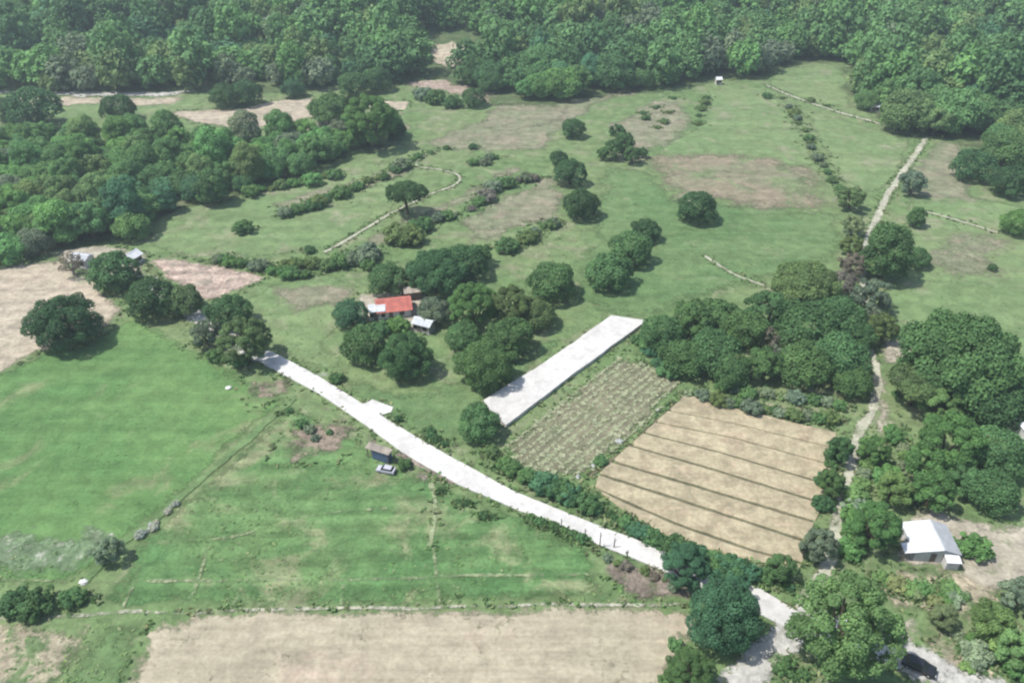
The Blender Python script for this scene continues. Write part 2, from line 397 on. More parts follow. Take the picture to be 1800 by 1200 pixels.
sheet('bare_yard', PX([(1560,985),(1590,905),(1640,890),(1745,925),(1880,915),(1900,1040),(1750,1050),(1690,1075),(1675,1008)]), M['yard'], 1.2, bare=True, feather=2.0)
sheet('bare_yard', PX([(1565,1090),(1622,1078),(1650,1112),(1600,1140),(1555,1120)]), M['yard'], .8, bare=True, feather=2.0)
sheet('bare_yard', PX([(1552,598),(1622,582),(1606,622),(1560,650),(1575,735),(1590,775),(1540,770),(1535,700)]), M['yard'], 1., bare=True, feather=2.0)
sheet('bare_yard', PX([(60,445),(175,430),(260,445),(255,500),(160,490),(110,460)]), M['yard'], 1., bare=True, feather=2.0)
sheet('bare_yard', PX([(620,520),(740,505),(760,530),(740,590),(700,570),(630,565)]), M['yard'], 1., bare=True, feather=2.0)
sheet('dry_field', PX([(1530,1000),(1690,1008),(1800,1060),(1760,1105),(1640,1085),(1560,1065)]), M['patchy'], 1.5, feather=3.)
sheet('dry_field', PX([(1630,1090),(1700,1100),(1760,1160),(1800,1230),(1740,1215),(1640,1160)]), M['patchy'], 1.5, feather=2.5)
sheet('dry_field', PX([(1215,690),(1300,700),(1400,712),(1500,725),(1480,750),(1400,735),(1300,718)]), M['patchy'], 1.2, feather=2.5)
sheet('verge', PX([(480,652),(540,690),(640,755),(720,812),(800,860),(780,868),(700,820),(610,752),(520,690)]), M['bank_soil'], .7, feather=1.2)
sheet('clearing', [Vector((p.x, p.y, 0)) for p in PX([(752,92),(800,90),(848,108),(842,122),(790,124),(760,112)])], M['stubble'], 1., z=.6, drape=True, bare=True, feather=3.0)
# tracks, footpaths and low banks between fields
def strip(name, line, w, mat, w1=None, amp=.35, bare=True, soft=.75):
    """a path: five points across, wavering in width and thinning out at its sides"""
    LV[0] += 1
    pts = strip_pts(line, w, w1); n = len(pts)//2
    if bare: KEEP_OUT.append([(p.x, p.y) for p in pts])
    Lf = dense(pts[:n], .8, False); Rt = pts[n:][::-1]
    V = []; E = []; Fc = []
    L0 = pts[:n]
    cen = []
    for k in range(n-1):
        m = max(1, int((L0[k+1]-L0[k]).length/.9))
        for q in range(m): cen.append((L0[k].lerp(L0[k+1], q/m), Rt[k].lerp(Rt[k+1], q/m)))
    cen.append((L0[-1], Rt[-1]))
    zz = .010 + .0025*LV[0]
    for a, b in cen:
        c = (a+b)/2; h = (a-b)/2; u = h.normalized()
        wob = 1 + amp*1.3*noise.noise(Vector((c.x*.22, c.y*.22, LV[0]))) ; off = u*amp*1.2*noise.noise(Vector((c.x*.12, c.y*.12, LV[0]+5.)))
        for f, e in ((1.35, 0), (.8, soft), (0, soft*1.15), (-.8, soft), (-1.35, 0)):
            p = c + off + h*(f*wob); V.append((p.x, p.y, zz)); E.append(e)
    for k in range(len(cen)-1):
        for q in range(4): Fc.append((k*5+q, (k+1)*5+q, (k+1)*5+q+1, k*5+q+1))
    me = bpy.data.meshes.new(name); me.from_pydata(V, [], [f[::-1] for f in Fc]); me.update()
    if me.polygons[0].normal.z < 0: me.flip_normals()
    at = me.attributes.new('edge', 'FLOAT', 'POINT'); at.data.foreach_set('value', E)
    return tag(link(name, me, mat), kind='structure')
strip('dirt_track', [(1630,238),(1600,285),(1565,335),(1540,385),(1522,430),(1516,480),(1520,530),(1525,600),(1540,660),(1535,720),(1512,760),(1500,810),(1485,860),(1472,930),(1455,990),(1425,1045),(1400,1085)], 1.7, M['track'], 1.9)
strip('dirt_track', [(1345,150),(1420,180),(1500,205),(1600,232)], 1.3, M['track'], 1.3)
strip('dirt_track', [(-300,166),(0,160),(120,164),(250,166),(370,157),(450,160)], 7.0, M['gravel'], 5., amp=.8)
strip('footpath', [(570,444),(630,410),(690,374),(700,372)], .9, M['track'], amp=.2)
strip('footpath', [(690,374),(750,345),(800,325),(805,308),(770,298),(735,293),(735,282),(755,268)], .8, M['track'], amp=.25)
strip('footpath', [(1238,450),(1290,482),(1345,503)], .8, M['track'], amp=.2)
strip('footpath', [(1625,372),(1690,390),(1755,410)], .9, M['track'], amp=.25)
strip('footpath', [(755,850),(765,880),(765,920),(758,960)], .8, M['bank_grass'], amp=.3, soft=.6)
strip('field_bank', [(-300,1024),(0,1020),(150,1022),(500,1020),(1060,1008)], .5, M['bank_grass'], amp=.3, bare=False, soft=.33)
strip('field_bank', [(-300,1096),(160,1080),(275,1077),(700,1068),(1225,1062)], .55, M['track'], amp=.35, bare=False, soft=.4)
strip('field_bank', [(520,700),(450,760),(380,820),(312,882),(225,948),(150,1022)], 1.3, M['grass_deep'], amp=.5, bare=False)
for q in ([(330,1072),(350,1010),(365,955)], [(215,1072),(238,1020),(250,985)], [(405,1070),(450,1000),(470,960)],
          [(770,1060),(762,960)], [(600,1064),(605,1020)], [(260,955),(400,945),(480,925),(560,905),(680,893)]):
    strip('field_bank', q, .5, M['bank_grass'], amp=.4, bare=False, soft=.26)
strip('drain', [(1036,838),(1100,788),(1160,735),(1200,700)], .6, M['furrow_soil'], amp=.25)
# roads
road_top = [(452,612),(480,620),(560,662),(640,712),(720,762),(800,808),(900,862),(1000,905),(1100,942),(1172,972),(1260,1006),(1340,1038),(1405,1078)]
road_bot = [(1385,1105),(1330,1078),(1250,1040),(1160,1001),(1050,957),(1000,934),(900,893),(800,850),(700,792),(640,746),(560,692),(470,644),(438,626)]
sheet('concrete_road', PX(road_top + road_bot), M['concrete'], .1, z=.03, thick=.2, bare=True)
sheet('driveway', PX([(636,712),(655,703),(692,716),(688,724),(668,730)]), M['concrete'], .15, z=.02, thick=.16, bare=True)
sheet('driveway', PX([(552,660),(575,652),(590,660),(575,672)]), M['gravel'], .3, bare=True)
strip('dirt_road', [(460,632),(400,592),(345,558),(300,525),(262,490)], 3.2, M['gravel'])
strip('gravel_road', [(1398,1075),(1440,1100),(1500,1122),(1600,1160),(1700,1208),(1880,1290)], 5., M['gravel'], 5.5)
strip('gravel_road', [(1400,1080),(1375,1120),(1335,1170),(1290,1230),(1230,1320)], 3.6, M['gravel'], 4.)
strip('ditch', [(700,797),(740,818),(800,848)], 1.1, M['bank_soil'], amp=.15)
# raised concrete pavement between the orchard and the vegetable plot
sheet('concrete_pavement', PX([(1074,559),(1136,568),(1010,660),(890,752),(868,733),(850,708),(960,640)]), M['concrete'], .1, z=.03, thick=.75, bare=True)

# vegetable plot
plot_px = [(1091,630),(1188,655),(1196,684),(1120,755),(1038,828),(1010,840),(917,828),(892,786),(990,706)]
sheet('vegetable_plot', PX(plot_px), M['plot'], .4, bare=True, feather=0.8)
# furrowed field: a dark base with raised beds
field_px = [(1207,693),(1300,720),(1469,760),(1461,820),(1443,884),(1418,950),(1407,997),(1319,984),(1250,965),(1166,940),(1090,890),(1034,849),(1120,770)]
KEEP_OUT.append([(p.x, p.y) for p in PX(field_px)])
ff = sheet('furrowed_field', PX(field_px), M['furrow_soil'], .5, z=.05, feather=.5)
FURR = [[(1176,722),(1290,744),(1468,788)], [(1153,742),(1287,769),(1462,817)], [(1132,761),(1269,796),(1440,847),(1455,852)],
        [(1107,783),(1244,822),(1448,885)], [(1076,811),(1258,865),(1432,917)], [(1053,833),(1190,877),(1416,951)], [(1046,858),(1187,920),(1325,968),(1410,990)]]
top_edge = [(1207,693),(1300,719),(1469,760)]; bot_edge = [(1050,862),(1100,900),(1166,940),(1250,966),(1320,985),(1400,1008)]
rows = [top_edge] + FURR + [bot_edge]
wid = [.0, .13, .16, .24, .29, .33, .33, .31, .0]
fieldpoly = [(p.x, p.y) for p in PX(field_px)]
def sample(line, n):
    p = PX(line); d = [0]
    for a, b in zip(p, p[1:]): d.append(d[-1] + (b-a).length)
    out = []
    for k in range(n):
        s = d[-1]*k/(n-1); i = min(max(j for j in range(len(d)) if d[j] <= s + 1e-6), len(p)-2)
        out.append(p[i].lerp(p[i+1], (s-d[i])/max(d[i+1]-d[i], 1e-6)))
    return out
for i in range(len(rows)-1):
    a = sample(rows[i], 60); b = sample(rows[i+1], 60)
    mb = MB(); V = []
    for k in range(60):
        p, q = a[k], b[k]; d = (q-p).normalized(); L = (q-p).length
        w0 = wid[i] * (1 + .4*noise.noise(Vector((p.x*.5, p.y*.5, i)))); w1 = wid[i+1] * (1 + .4*noise.noise(Vector((q.x*.5, q.y*.5, i+9))))
        w0, w1 = max(w0, .05), max(w1, .05)
        j = .06*noise.noise(Vector((p.x*.9, p.y*.9, i*2.)))
        for off, z in ((w0-.05, .03), (w0+.22, .20+j), (L*.35, .24+j), (L*.65, .24-j), (L-w1-.22, .20-j), (L-w1+.05, .03)):
            V.append((p.x+d.x*off, p.y+d.y*off, z + .01))
    Fc = [(k*6+c, k*6+c+1, (k+1)*6+c+1, (k+1)*6+c) for k in range(59) for c in range(5)]
    Fc += [(0,1,2,3,4,5)[::-1], tuple(59*6+c for c in range(6))]
    mb.add(V, Fc); o = mb.build('bed', M['bed_soil'], ff)
    bm = bmesh.new(); bm.from_mesh(o.data); bmesh.ops.recalc_face_normals(bm, faces=bm.faces)
    if sum(f.normal.z for f in bm.faces) < 0: bmesh.ops.reverse_faces(bm, faces=bm.faces)
    bm.to_mesh(o.data); bm.free()

# ---------------------------------------------------------------- foliage builders
def leaves(rng, centers, radii, n, leaf, flat=(1, 1, 1), shell=(.70, 1.06), cull=.72, out=1., up=.35, jit=.75, width=.42):
    """leaf clusters spread over a cloud of lobes -> verts, quads, tone"""
    centers = np.asarray(centers, float); radii = np.asarray(radii, float)
    w = radii**2; w /= w.sum()
    k = rng.choice(len(radii), int(n*1.6), p=w)
    d = rng.normal(size=(len(k), 3)); d /= np.linalg.norm(d, axis=1)[:, None]
    d[:, 2] = np.where(d[:, 2] < -.35, -d[:, 2]*.6, d[:, 2])
    d /= np.linalg.norm(d, axis=1)[:, None]
    rr = rng.uniform(shell[0], shell[1], len(k))
    p = centers[k] + d * (radii[k]*rr)[:, None] * np.asarray(flat)
    keep = np.ones(len(k), bool)
    for c, r in zip(centers, radii):
        keep &= np.linalg.norm((p-c)/np.asarray(flat), axis=1) > r*cull
    idx = np.where(keep)[0][:n]
    p = p[idx]; d = d[idx]; kk = k[idx]; m = len(idx)
    nr = d*out + np.array([0, 0, up]) + rng.normal(size=(m, 3))*jit*.6
    nr /= np.linalg.norm(nr, axis=1)[:, None]
    t = np.cross(nr, rng.normal(size=(m, 3))); t /= np.linalg.norm(t, axis=1)[:, None]
    b = np.cross(nr, t)
    s = leaf*rng.uniform(.6, 1.35, m)[:, None]
    v = np.stack([p - t*s*.5, p + b*s*width - nr*s*.12, p + t*s*.55, p - b*s*width - nr*s*.12], 1).reshape(-1, 3)
    q = np.arange(m*4).reshape(-1, 4)
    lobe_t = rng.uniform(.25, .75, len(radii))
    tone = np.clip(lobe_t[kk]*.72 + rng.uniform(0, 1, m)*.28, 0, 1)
    return v, q, tone

KIND = {  # half-height c, centre height, lobes, lobe radius, leaves, leaf size, gaps
    'round':    dict(c=.64, zc=.70, n=32, lr=(.26, .42), nl=9000, leaf=.078),
    'dense_big':dict(c=.68, zc=.74, n=56, lr=(.18, .32), nl=22000, leaf=.050),
    'umbrella': dict(c=.30, zc=.98, n=24, lr=(.24, .36), nl=7500, leaf=.078),
    'broad_big':dict(c=.42, zc=.60, n=60, lr=(.16, .28), nl=24000, leaf=.048),
    'tall':     dict(c=1.04, zc=1.10, n=28, lr=(.28, .44), nl=9000, leaf=.082),
    'loose':    dict(c=.74, zc=.98, n=26, lr=(.17, .31), nl=6000, leaf=.082),
    'loose_big':dict(c=.80, zc=.98, n=60, lr=(.13, .23), nl=21000, leaf=.050),
    'shrub':    dict(c=.52, zc=.46, n=20, lr=(.15, .36), nl=2200, leaf=.13),
    'bare':     dict(c=.74, zc=1.0, n=22, lr=(.14, .28), nl=750, leaf=.10),
}
def make_proto(kind, seed):
    k = KIND[kind]; rng = np.random.default_rng(seed*13+5)
    cs, rs = [], []
    for i in range(k['n']):
        r = rng.uniform(*k['lr'])
        # spread lobes over the dome, a few inside
        a = i*2.39996 + rng.uniform(-.4, .4)
        skirt = kind in ('round', 'dense_big', 'broad_big', 'tall')
        zf = 1 - (1.9 if skirt else 1.75)*(i+.5)/k['n']   # from the top down; skirted crowns hang almost to the ground
        ring = math.sqrt(max(0, 1-zf*zf)) if zf > 0 else math.sqrt(max(.0, 1-(zf*(.55 if skirt else .9))**2))
        rad = max(0, ring*(1-r*.9)*rng.uniform(.72, 1.12))
        cs.append((rad*math.cos(a), rad*math.sin(a)*rng.uniform(.85, 1.1), k['zc'] + zf*(k['c'] - r*.55)*rng.uniform(.85, 1.1)))
        rs.append(r)
    if kind in ('round', 'umbrella', 'tall', 'dense_big', 'broad_big', 'shrub'):
        cs.append((0, 0, k['zc'])); rs.append(.55*min(1, k['c']/.62))
    cull = .72 if kind not in ('loose', 'loose_big', 'bare') else .45
    v, q, tone = leaves(rng, cs, rs, k['nl'], k['leaf'], flat=(1, 1, .9), cull=cull)
    zb = .03
    v[:, 2] = np.maximum(v[:, 2], zb + .04*rng.random(len(v)))
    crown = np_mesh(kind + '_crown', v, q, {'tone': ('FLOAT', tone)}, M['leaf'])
    mb = MB(); rnd = random.Random(seed)
    bark = M['bark_grey'] if kind == 'bare' else M['bark']
    tr = .075 if kind != 'shrub' else .03
    fork = max(.12, (k['zc']-k['c'])*.9 + .12)
    if kind == 'shrub':
        for i in range(4):
            c = Vector(cs[i*3 % len(cs)])
            mb.tube([(0.03*i-.05, .02*(i % 2), -.03), c*.45, c*.85], [tr, tr*.7, tr*.3], 5)
    else:
        top = Vector((rnd.uniform(-.06, .06), rnd.uniform(-.06, .06), fork))
        mb.tube([(0, 0, -.03), (0, 0, .04), top*.6, top], [tr*1.35, tr*1.05, tr*.9, tr*.85], 8)
        nlimb = 16 if kind == 'bare' else (9 if 'big' in kind else 6)
        order = list(range(len(cs))); rnd.shuffle(order)
        for i in order[:nlimb]:
            c = Vector(cs[i]); mid = top.lerp(c, .5) + Vector((0, 0, -.06 + rnd.uniform(-.04, .06)))
            mb.tube([top - Vector((0, 0, .04)), mid, c], [tr*.6, tr*.38, tr*.15], 5)
            if kind == 'bare':
                for j in range(5):
                    e = c + Vector((rnd.gauss(0, .16), rnd.gauss(0, .16), rnd.gauss(.05, .13)))
                    mb.tube([mid.lerp(c, rnd.random()), e], [tr*.16, tr*.05], 4)
    trunk = mb.mesh(kind + '_trunk', bark)
    return trunk, crown, k['zc']
PROTO = {k: [make_proto(k, s) for s in range(n)] for k, n in
         (('round', 6), ('dense_big', 2), ('umbrella', 3), ('broad_big', 1), ('tall', 3), ('loose', 4), ('loose_big', 3), ('shrub', 5), ('bare', 3))}
COL = {'dark': (.050,.104,.042), 'mid': (.070,.138,.052), 'olive': (.096,.144,.054), 'bright': (.084,.172,.056), 'lime': (.120,.205,.074),
       'grey': (.112,.152,.098), 'pale': (.154,.202,.124), 'brown': (.140,.130,.105), 'teal': (.052,.120,.062), 'yellow': (.160,.195,.088)}
GAIN = {'tree': 1.2, 'shrub': 1.42, 'forest': 1.68}
NTREE = [0]
def plant(name, loc, s, kind, col, label, cat='tree', group=None, zs=1., var=None, part=('trunk', 'crown')):
    NTREE[0] += 1
    pr = PROTO[kind][R.randrange(len(PROTO[kind])) if var is None else var % len(PROTO[kind])]
    o = empty(name, loc, R.uniform(0, 6.28), (s, s, s*zs))
    tag(o, label, cat, group)
    link(part[0], pr[0], None, o)
    c = link(part[1], pr[1], None, o)
    b = COL[col]; j = R.uniform(.86, 1.16)*(GAIN['forest' if name == 'forest_tree' else cat] if not (name == 'forest_tree' and col in ('pale', 'grey')) else 1.12); w = R.uniform(.93, 1.08)
    c.color = (b[0]*j*w, b[1]*j, b[2]*j/w, 1)
    return o
def tree_px(u, v, w, kind, col, label, group=None, name='broadleaf_tree', cat='tree', zs=1., var=None):
    """crown centred at photo position u, v and w photo pixels wide"""
    z = 0.
    for _ in range(4):
        p, m = G(u, v, z, True)
        s = w*.5*m/1.02
        z = KIND[kind]['zc']*s*zs*.97
    p = G(u, v, z)
    part = ('stem', 'foliage') if kind == 'shrub' else ('trunk', 'crown')
    return plant(name, (p.x, p.y, hill(p.x, p.y)), s, kind, col, label, cat, group, zs, var, part)

# ---------------------------------------------------------------- trees that can be told apart
T = tree_px
# left: round the small farmstead and along the dirt road
T(110,566,122,'dense_big','dark','lone dense dark tree at the corner of the pinkish harvested field')
T(122,462,52,'bare','brown','greyish purple half bare tree beside the white shed at the harvested field', name='bare_tree')
T(200,476,92,'round','mid','mid green tree between the two white roofs of the field farmstead')
T(268,525,95,'round','dark','dark rounded tree in front of the rough stubble field')
T(322,528,74,'round','olive','olive brown crowned tree where the shaded dirt road passes the rough stubble')
T(362,585,58,'loose','grey','grey green ragged tree at the pasture edge beside the shaded dirt road')
T(402,548,80,'round','mid','mid green tree across the dirt road from the olive roadside tree')
T(430,598,96,'loose_big','olive','olive leafy tree where the white concrete road begins')
T(240,500,40,'shrub','mid','green bush below the field farmstead', name='shrub', cat='shrub')
# farmstead with the red roof
T(617,552,66,'round','teal','bluish green round tree beside the white annex of the red roofed house')
T(640,607,86,'round','mid','round green tree below the white annex of the red roofed house')
T(712,625,94,'dense_big','mid','tall dense tree casting its shade on the grass beside the concrete road', zs=1.15)
T(762,546,64,'round','grey','grey green tree behind the small white hut by the red roofed house')
T(700,572,48,'shrub','bright','bright bush right in front of the red roof', name='shrub', cat='shrub')
T(683,492,76,'round','mid','green tree close behind the red roof')
T(768,478,112,'broad_big','dark','broad low dark tree in the row behind the red roofed house', zs=1.25)
T(818,462,84,'round','dark','dark tree at the field end of the row behind the red roofed house')
T(847,447,44,'loose','mid','small tree ending the row behind the red roofed house')
T(832,536,94,'loose_big','bright','yellow green tree in the orchard next to the small white hut')
T(897,538,84,'loose_big','olive','olive green tree in the middle of the orchard by the pavement')
T(944,552,72,'round','olive','olive tree on the meadow side of the orchard by the pavement')
T(815,590,68,'round','mid','mid green tree on the hut side of the orchard by the pavement')
T(895,592,92,'round','mid','green tree on the pavement side of the orchard')
T(852,640,110,'dense_big','mid','dense tree casting its shade onto the raised concrete pavement')
T(970,495,92,'round','mid','lone round tree in the grass between the orchard and the row of three')
T(1072,478,86,'round','mid','round tree of the row of three, the one towards the pavement')
T(1108,437,82,'round','mid','middle tree of the row of three on the meadow')
T(1135,405,54,'round','dark','smallest tree of the row of three on the meadow')
T(841,742,82,'round','mid','round tree at the road end of the raised concrete pavement')
# meadows beyond
T(1225,364,76,'round','dark','lone dark round tree in the middle of the open meadow')
T(714,340,78,'umbrella','dark','lone umbrella shaped tree where the two footpaths meet', name='umbrella_tree', zs=1.1)
T(1008,226,46,'round','dark','small dark round tree on the dry grey brown meadow')
T(982,278,36,'round','dark','smallest tree of the file of three on the meadow strip')
T(1003,304,62,'round','dark','middle tree of the file of three on the meadow strip')
T(1022,360,70,'round','dark','largest tree of the file of three on the meadow strip')
for u, v, w in ((1085,232,34), (1098,250,42), (1078,262,40), (1112,272,36), (1130,268,22), (1060,270,26)):
    T(u, v, w, 'loose', 'mid', 'loose sparse young tree of the clump on the far meadow', 'young trees clumped on the far meadow', 'young_tree')
# grove between the furrowed field and the track
T(1413,500,118,'broad_big','olive','broad domed olive tree rising at the meadow end of the grove', zs=1.3)
T(1560,444,96,'tall','mid','tall pointed dark tree standing beside the dirt track')
T(1612,452,50,'round','mid','short tree leaning out beside the tall pointed track tree')
for u, v, w, kd, lb in ((1165,585,84,'round','grove tree at the corner of the raised pavement'),(1215,560,84,'loose','ragged grove tree on the meadow side near the pavement end'),
        (1258,555,80,'round','rounded grove tree on the meadow side behind the ragged one'),(1200,630,86,'round','grove tree above the corner of the vegetable plot'),
        (1255,618,104,'round','wide grove tree above the corner of the furrowed field'),(1310,578,90,'round','grove tree next to the brownish half bare tree'),
        (1350,545,90,'loose','loose crowned grove tree touching the broad domed olive tree'),(1285,652,80,'round','low grove tree behind the yellowish tree at the furrow side'),
        (1345,640,72,'loose','loose crowned grove tree next to the pale grey half bare tree'),(1420,575,118,'round','largest round grove tree under the broad domed olive tree'),
        (1475,560,104,'round','round grove tree near the grey green tree at the track'),(1412,640,104,'round','round grove tree over the dry hedge, beside the pale grey half bare tree'),
        (1475,630,110,'round','wide grove tree over the dry hedge, towards the dirt track'),(1505,590,70,'round','small grove tree close to the dirt track'),(1500,672,72,'round','low grove tree at the track corner of the dry hedge')):
    T(u, v, w, kd, 'mid', lb, None)
T(1360,632,62,'bare','grey','pale grey half bare tree amid the grove beyond the furrowed field', name='bare_tree')
T(1345,592,54,'bare','brown','brownish half bare tree amid the grove beyond the furrowed field', name='bare_tree')
T(1285,640,60,'loose','olive','yellowish tree at the furrow side of the grove')
T(1535,520,76,'loose','grey','grey green thin tree leaning over the dirt track')
T(1480,500,60,'loose','brown','brownish dry tree between the broad domed olive tree and the track')
T(1550,575,62,'loose','olive','olive tree at the track opposite the bare soil patch')
T(1535,560,50,'bare','grey','grey half bare tree at the track beside the grove', name='bare_tree')
for u, v, w, co in ((1500,395,44,'yellow'),(1498,432,46,'olive'),(1500,465,50,'brown')):
    T(u, v, w, 'loose', co, {'yellow': 'yellowish small tree along the dirt track', 'olive': 'olive small tree along the dirt track', 'brown': 'brown dry small tree along the dirt track'}[co])
# right of the track
T(1690,628,212,'broad_big','mid','huge spreading tree with a flat dome right of the track', name='spreading_tree', zs=1.3)
T(1612,672,108,'umbrella','olive','feathery olive tree tucked under the huge spreading tree')
T(1745,705,120,'round','dark','dark tree in the shade side of the huge spreading tree')
T(1655,705,82,'loose_big','lime','fresh lime green tree in front of the huge spreading tree')
T(1672,775,118,'loose_big','bright','bright leafy tree between the lime green tree and the white roofed house')
T(1630,815,88,'loose','bright','small bright tree beside the track above the white roofed house')
T(1752,792,112,'round','mid','mid green tree behind the bare yard at the white roofed house')
T(1640,860,84,'loose','bright','bright tree rooted at the back wall of the white roofed house')
T(1745,862,96,'round','mid','rounded green tree shading the back of the bare yard')
T(1700,845,70,'loose','mid','thin green tree between the bright tree and the yard tree')
T(1540,925,92,'loose_big','bright','leafy bright tree between the dirt track and the white roofed house', zs=1.15)
T(1572,858,70,'loose','lime','light green small tree at the bend of the dirt track')
T(1535,790,60,'loose','bright','light small tree on the verge of the dirt track')
T(1710,960,72,'shrub','bright','rounded bush hugging the white roofed house', name='shrub', cat='shrub')
# front
T(1484,1100,188,'loose_big','lime','large bright leafy tree overhanging the road junction', name='broadleaf_tree', zs=1.15, var=1)
T(1272,1082,134,'dense_big','teal','dense dark tree between the tilled field and the road junction', zs=1.2)
T(1205,995,90,'loose_big','teal','dark tree at the end of the visible white road')
T(1290,1040,66,'loose_big','teal','leafy tree closing over the road beside the junction')
T(1212,1180,92,'loose_big','mid','leafy tree leaning over the corner of the pale tilled field')
T(1440,958,72,'loose','grey','grey green tree at the bottom corner of the furrowed field')
T(1372,998,60,'loose','mid','thin tree between the furrowed field and the road junction')
T(1478,790,52,'loose','mid','small tree at the side edge of the furrowed field', zs=1.2)
T(1462,850,52,'loose','mid','slim tree between the furrowed field and the track bend', zs=1.2)
T(1745,1090,84,'loose','lime','leafy tree on the slope below the bare yard')
T(1660,1085,56,'loose','yellow','yellowish small tree beside the small bare clearing')
T(1795,1045,76,'loose','pale','pale green tree at the foot of the bare yard')
T(1785,1140,80,'loose','lime','lime green tree beside the gravel road below the yard')
T(1870,1100,100,'loose_big','bright','tall leafy tree past the slope below the bare yard')
# left front
T(188,968,58,'loose','pale','pale small tree with a sharp shadow on the pasture boundary')
# clumps and trees in the middle and far distance
T(60,190,98,'round','dark','dark tree on the light strip before the far hillside, the widest one')
T(15,192,56,'round','dark','dark tree touching the widest tree of the light strip')
T(206,190,64,'round','dark','lone dark round tree of the light strip before the far hillside')
T(395,168,58,'round','dark','dark tree above the far tan field, towards the light strip')
T(432,164,60,'round','dark','dark tree above the far tan field, in the middle of the three')
T(515,156,44,'round','teal','bluish round tree above the far tan field')
T(582,192,76,'round','mid','round tree at the end of the far tan field')
T(650,212,104,'loose_big','bright','bright wide tree between the wood and the dry meadow')
T(690,225,50,'round','dark','dark tree touching the bright wide tree')
T(622,150,60,'round','mid','dark tree leading the clump at the far clearing')
T(662,140,58,'round','mid','dark tree closing the clump at the far clearing')
T(832,172,46,'round','dark','dark round tree at the corner of the far brown field')
T(765,172,44,'shrub','mid','green bush in front of the far brown field', name='shrub', cat='shrub')
T(795,180,40,'shrub','mid','green bush beside the dark round tree at the far brown field', name='shrub', cat='shrub')
T(742,165,40,'shrub','grey','greyish bush in front of the far brown field', name='shrub', cat='shrub')
T(1710,290,76,'round','dark','dark round tree in the pair on the meadow by the forest')
T(1776,318,74,'round','dark','second tree of the pair on the meadow by the forest')
T(1770,262,90,'round','mid','green tree behind the pair on the meadow by the forest')
T(1792,392,62,'round','bright','bright round tree on the open slope beside the footpath')
T(1612,382,34,'tall','mid','small upright tree beside the dirt track on the meadow')
T(1605,320,52,'loose','grey','grey green bushy tree beside the upper dirt track')
T(1497,348,58,'loose','olive','bushy tree at the foot of the diagonal hedge', zs=.8)
T(1745,470,18,'round','dark','tiny round tree alone on the slope right of the track')

# ---------------------------------------------------------------- hedges and shrubs, each bush its own thing
BRUSH = []
def hedge(line, n, w, cols, label, group, jit=10, kinds=('shrub',), name='hedge_shrub'):
    p = line; seg = [math.hypot(b[0]-a[0], b[1]-a[1]) for a, b in zip(p, p[1:])]; tot = sum(seg)
    n = max(1, round(n*.86))
    for i in range(n):
        s = tot*(i+R.uniform(.1, .9))/n; k = 0
        while k < len(seg)-1 and s > seg[k]: s -= seg[k]; k += 1
        t = s/seg[k]; u = p[k][0]+(p[k+1][0]-p[k][0])*t + R.uniform(-jit, jit)*.6; v = p[k][1]+(p[k+1][1]-p[k][1])*t + R.uniform(-jit, jit)*.35
        q, mpx = G(u, v, 0, True)
        for _ in range(20): BRUSH.append((q.x+R.gauss(0, w*mpx*.42), q.y-.5+R.gauss(0, w*mpx*.25), .1))
        c = R.choice(cols)
        cw = {'olive': 'olive', 'mid': 'mid green', 'grey': 'grey green', 'brown': 'brownish', 'dark': 'dark green', 'teal': 'bluish green', 'bright': 'bright green', 'lime': 'lime green', 'pale': 'pale green', 'yellow': 'yellowish', 'ash': 'ash'}[c]
        T(u, v, w*R.choice((R.uniform(.45, .8), R.uniform(.7, 1.25))), R.choice(kinds), c, cw + ' ' + label, (cw + ' ' + group) if group else None, name, 'shrub')
hedge([(1385,185),(1405,215),(1420,240),(1438,275),(1460,305)], 14, 24, ('olive','mid','grey'), 'low bush in the diagonal hedge across the light meadows', 'bushes of the diagonal hedge', 6)
hedge([(1460,308),(1475,330),(1510,352)], 6, 28, ('olive','mid','grey'), 'larger bush at the lower end of the diagonal hedge', 'bushes at the foot of the diagonal hedge', 8)
hedge([(1245,165),(1235,190),(1222,225)], 8, 18, ('mid','olive'), 'small bush in the short upright hedge on the far meadow', 'bushes of the short far hedge', 4)
hedge([(440,338),(500,325),(560,312),(600,303)], 12, 34, ('mid','bright','olive'), 'bush fringing the dense wood above the path meadow', 'bushes fringing the dense wood', 7)
hedge([(500,376),(573,350),(635,324),(680,308),(722,283)], 20, 32, ('mid','grey','olive'), 'bush in the long hedge between the wood and the path meadow', 'bushes of the long hedge below the wood', 7)
hedge([(725,285),(740,272)], 2, 18, ('mid',), 'small bush at the bend of the footpath', 'bushes at the footpath bend', 4)
hedge([(822,368),(850,350),(872,324),(905,318),(938,310)], 15, 36, ('grey','olive','mid','brown'), 'bush in the dark hedge beside the dry meadow strip', 'bushes of the dark hedge', 7)
hedge([(726,400),(760,386),(806,376)], 8, 38, ('mid','grey'), 'bush in the line below the umbrella shaped tree', 'bushes below the umbrella shaped tree', 8)
hedge([(694,416),(722,412)], 4, 52, ('olive','dark'), 'large round bush in the clump below the footpath', 'bushes clumped below the footpath', 8)
hedge([(500,470),(540,462),(580,465),(620,455),(655,440),(640,475)], 18, 46, ('olive','mid','grey'), 'bush in the thicket behind the red roofed farm', 'bushes of the thicket behind the red roofed farm', 10)
hedge([(380,452),(430,463),(476,472),(540,484)], 18, 34, ('mid','bright','grey'), 'bush in the hedge above the rough stubble field', 'bushes of the hedge above the rough stubble', 7)
hedge([(540,440),(550,438)], 1, 32, ('dark',), 'lone bush at the end of the straight footpath', None, 2)
hedge([(428,400),(430,402)], 1, 36, ('mid',), 'lone bush on the light meadow below the wood', None, 2)
hedge([(505,378),(510,376)], 1, 22, ('mid',), 'small bush beside the long hedge on the path meadow', None, 2)
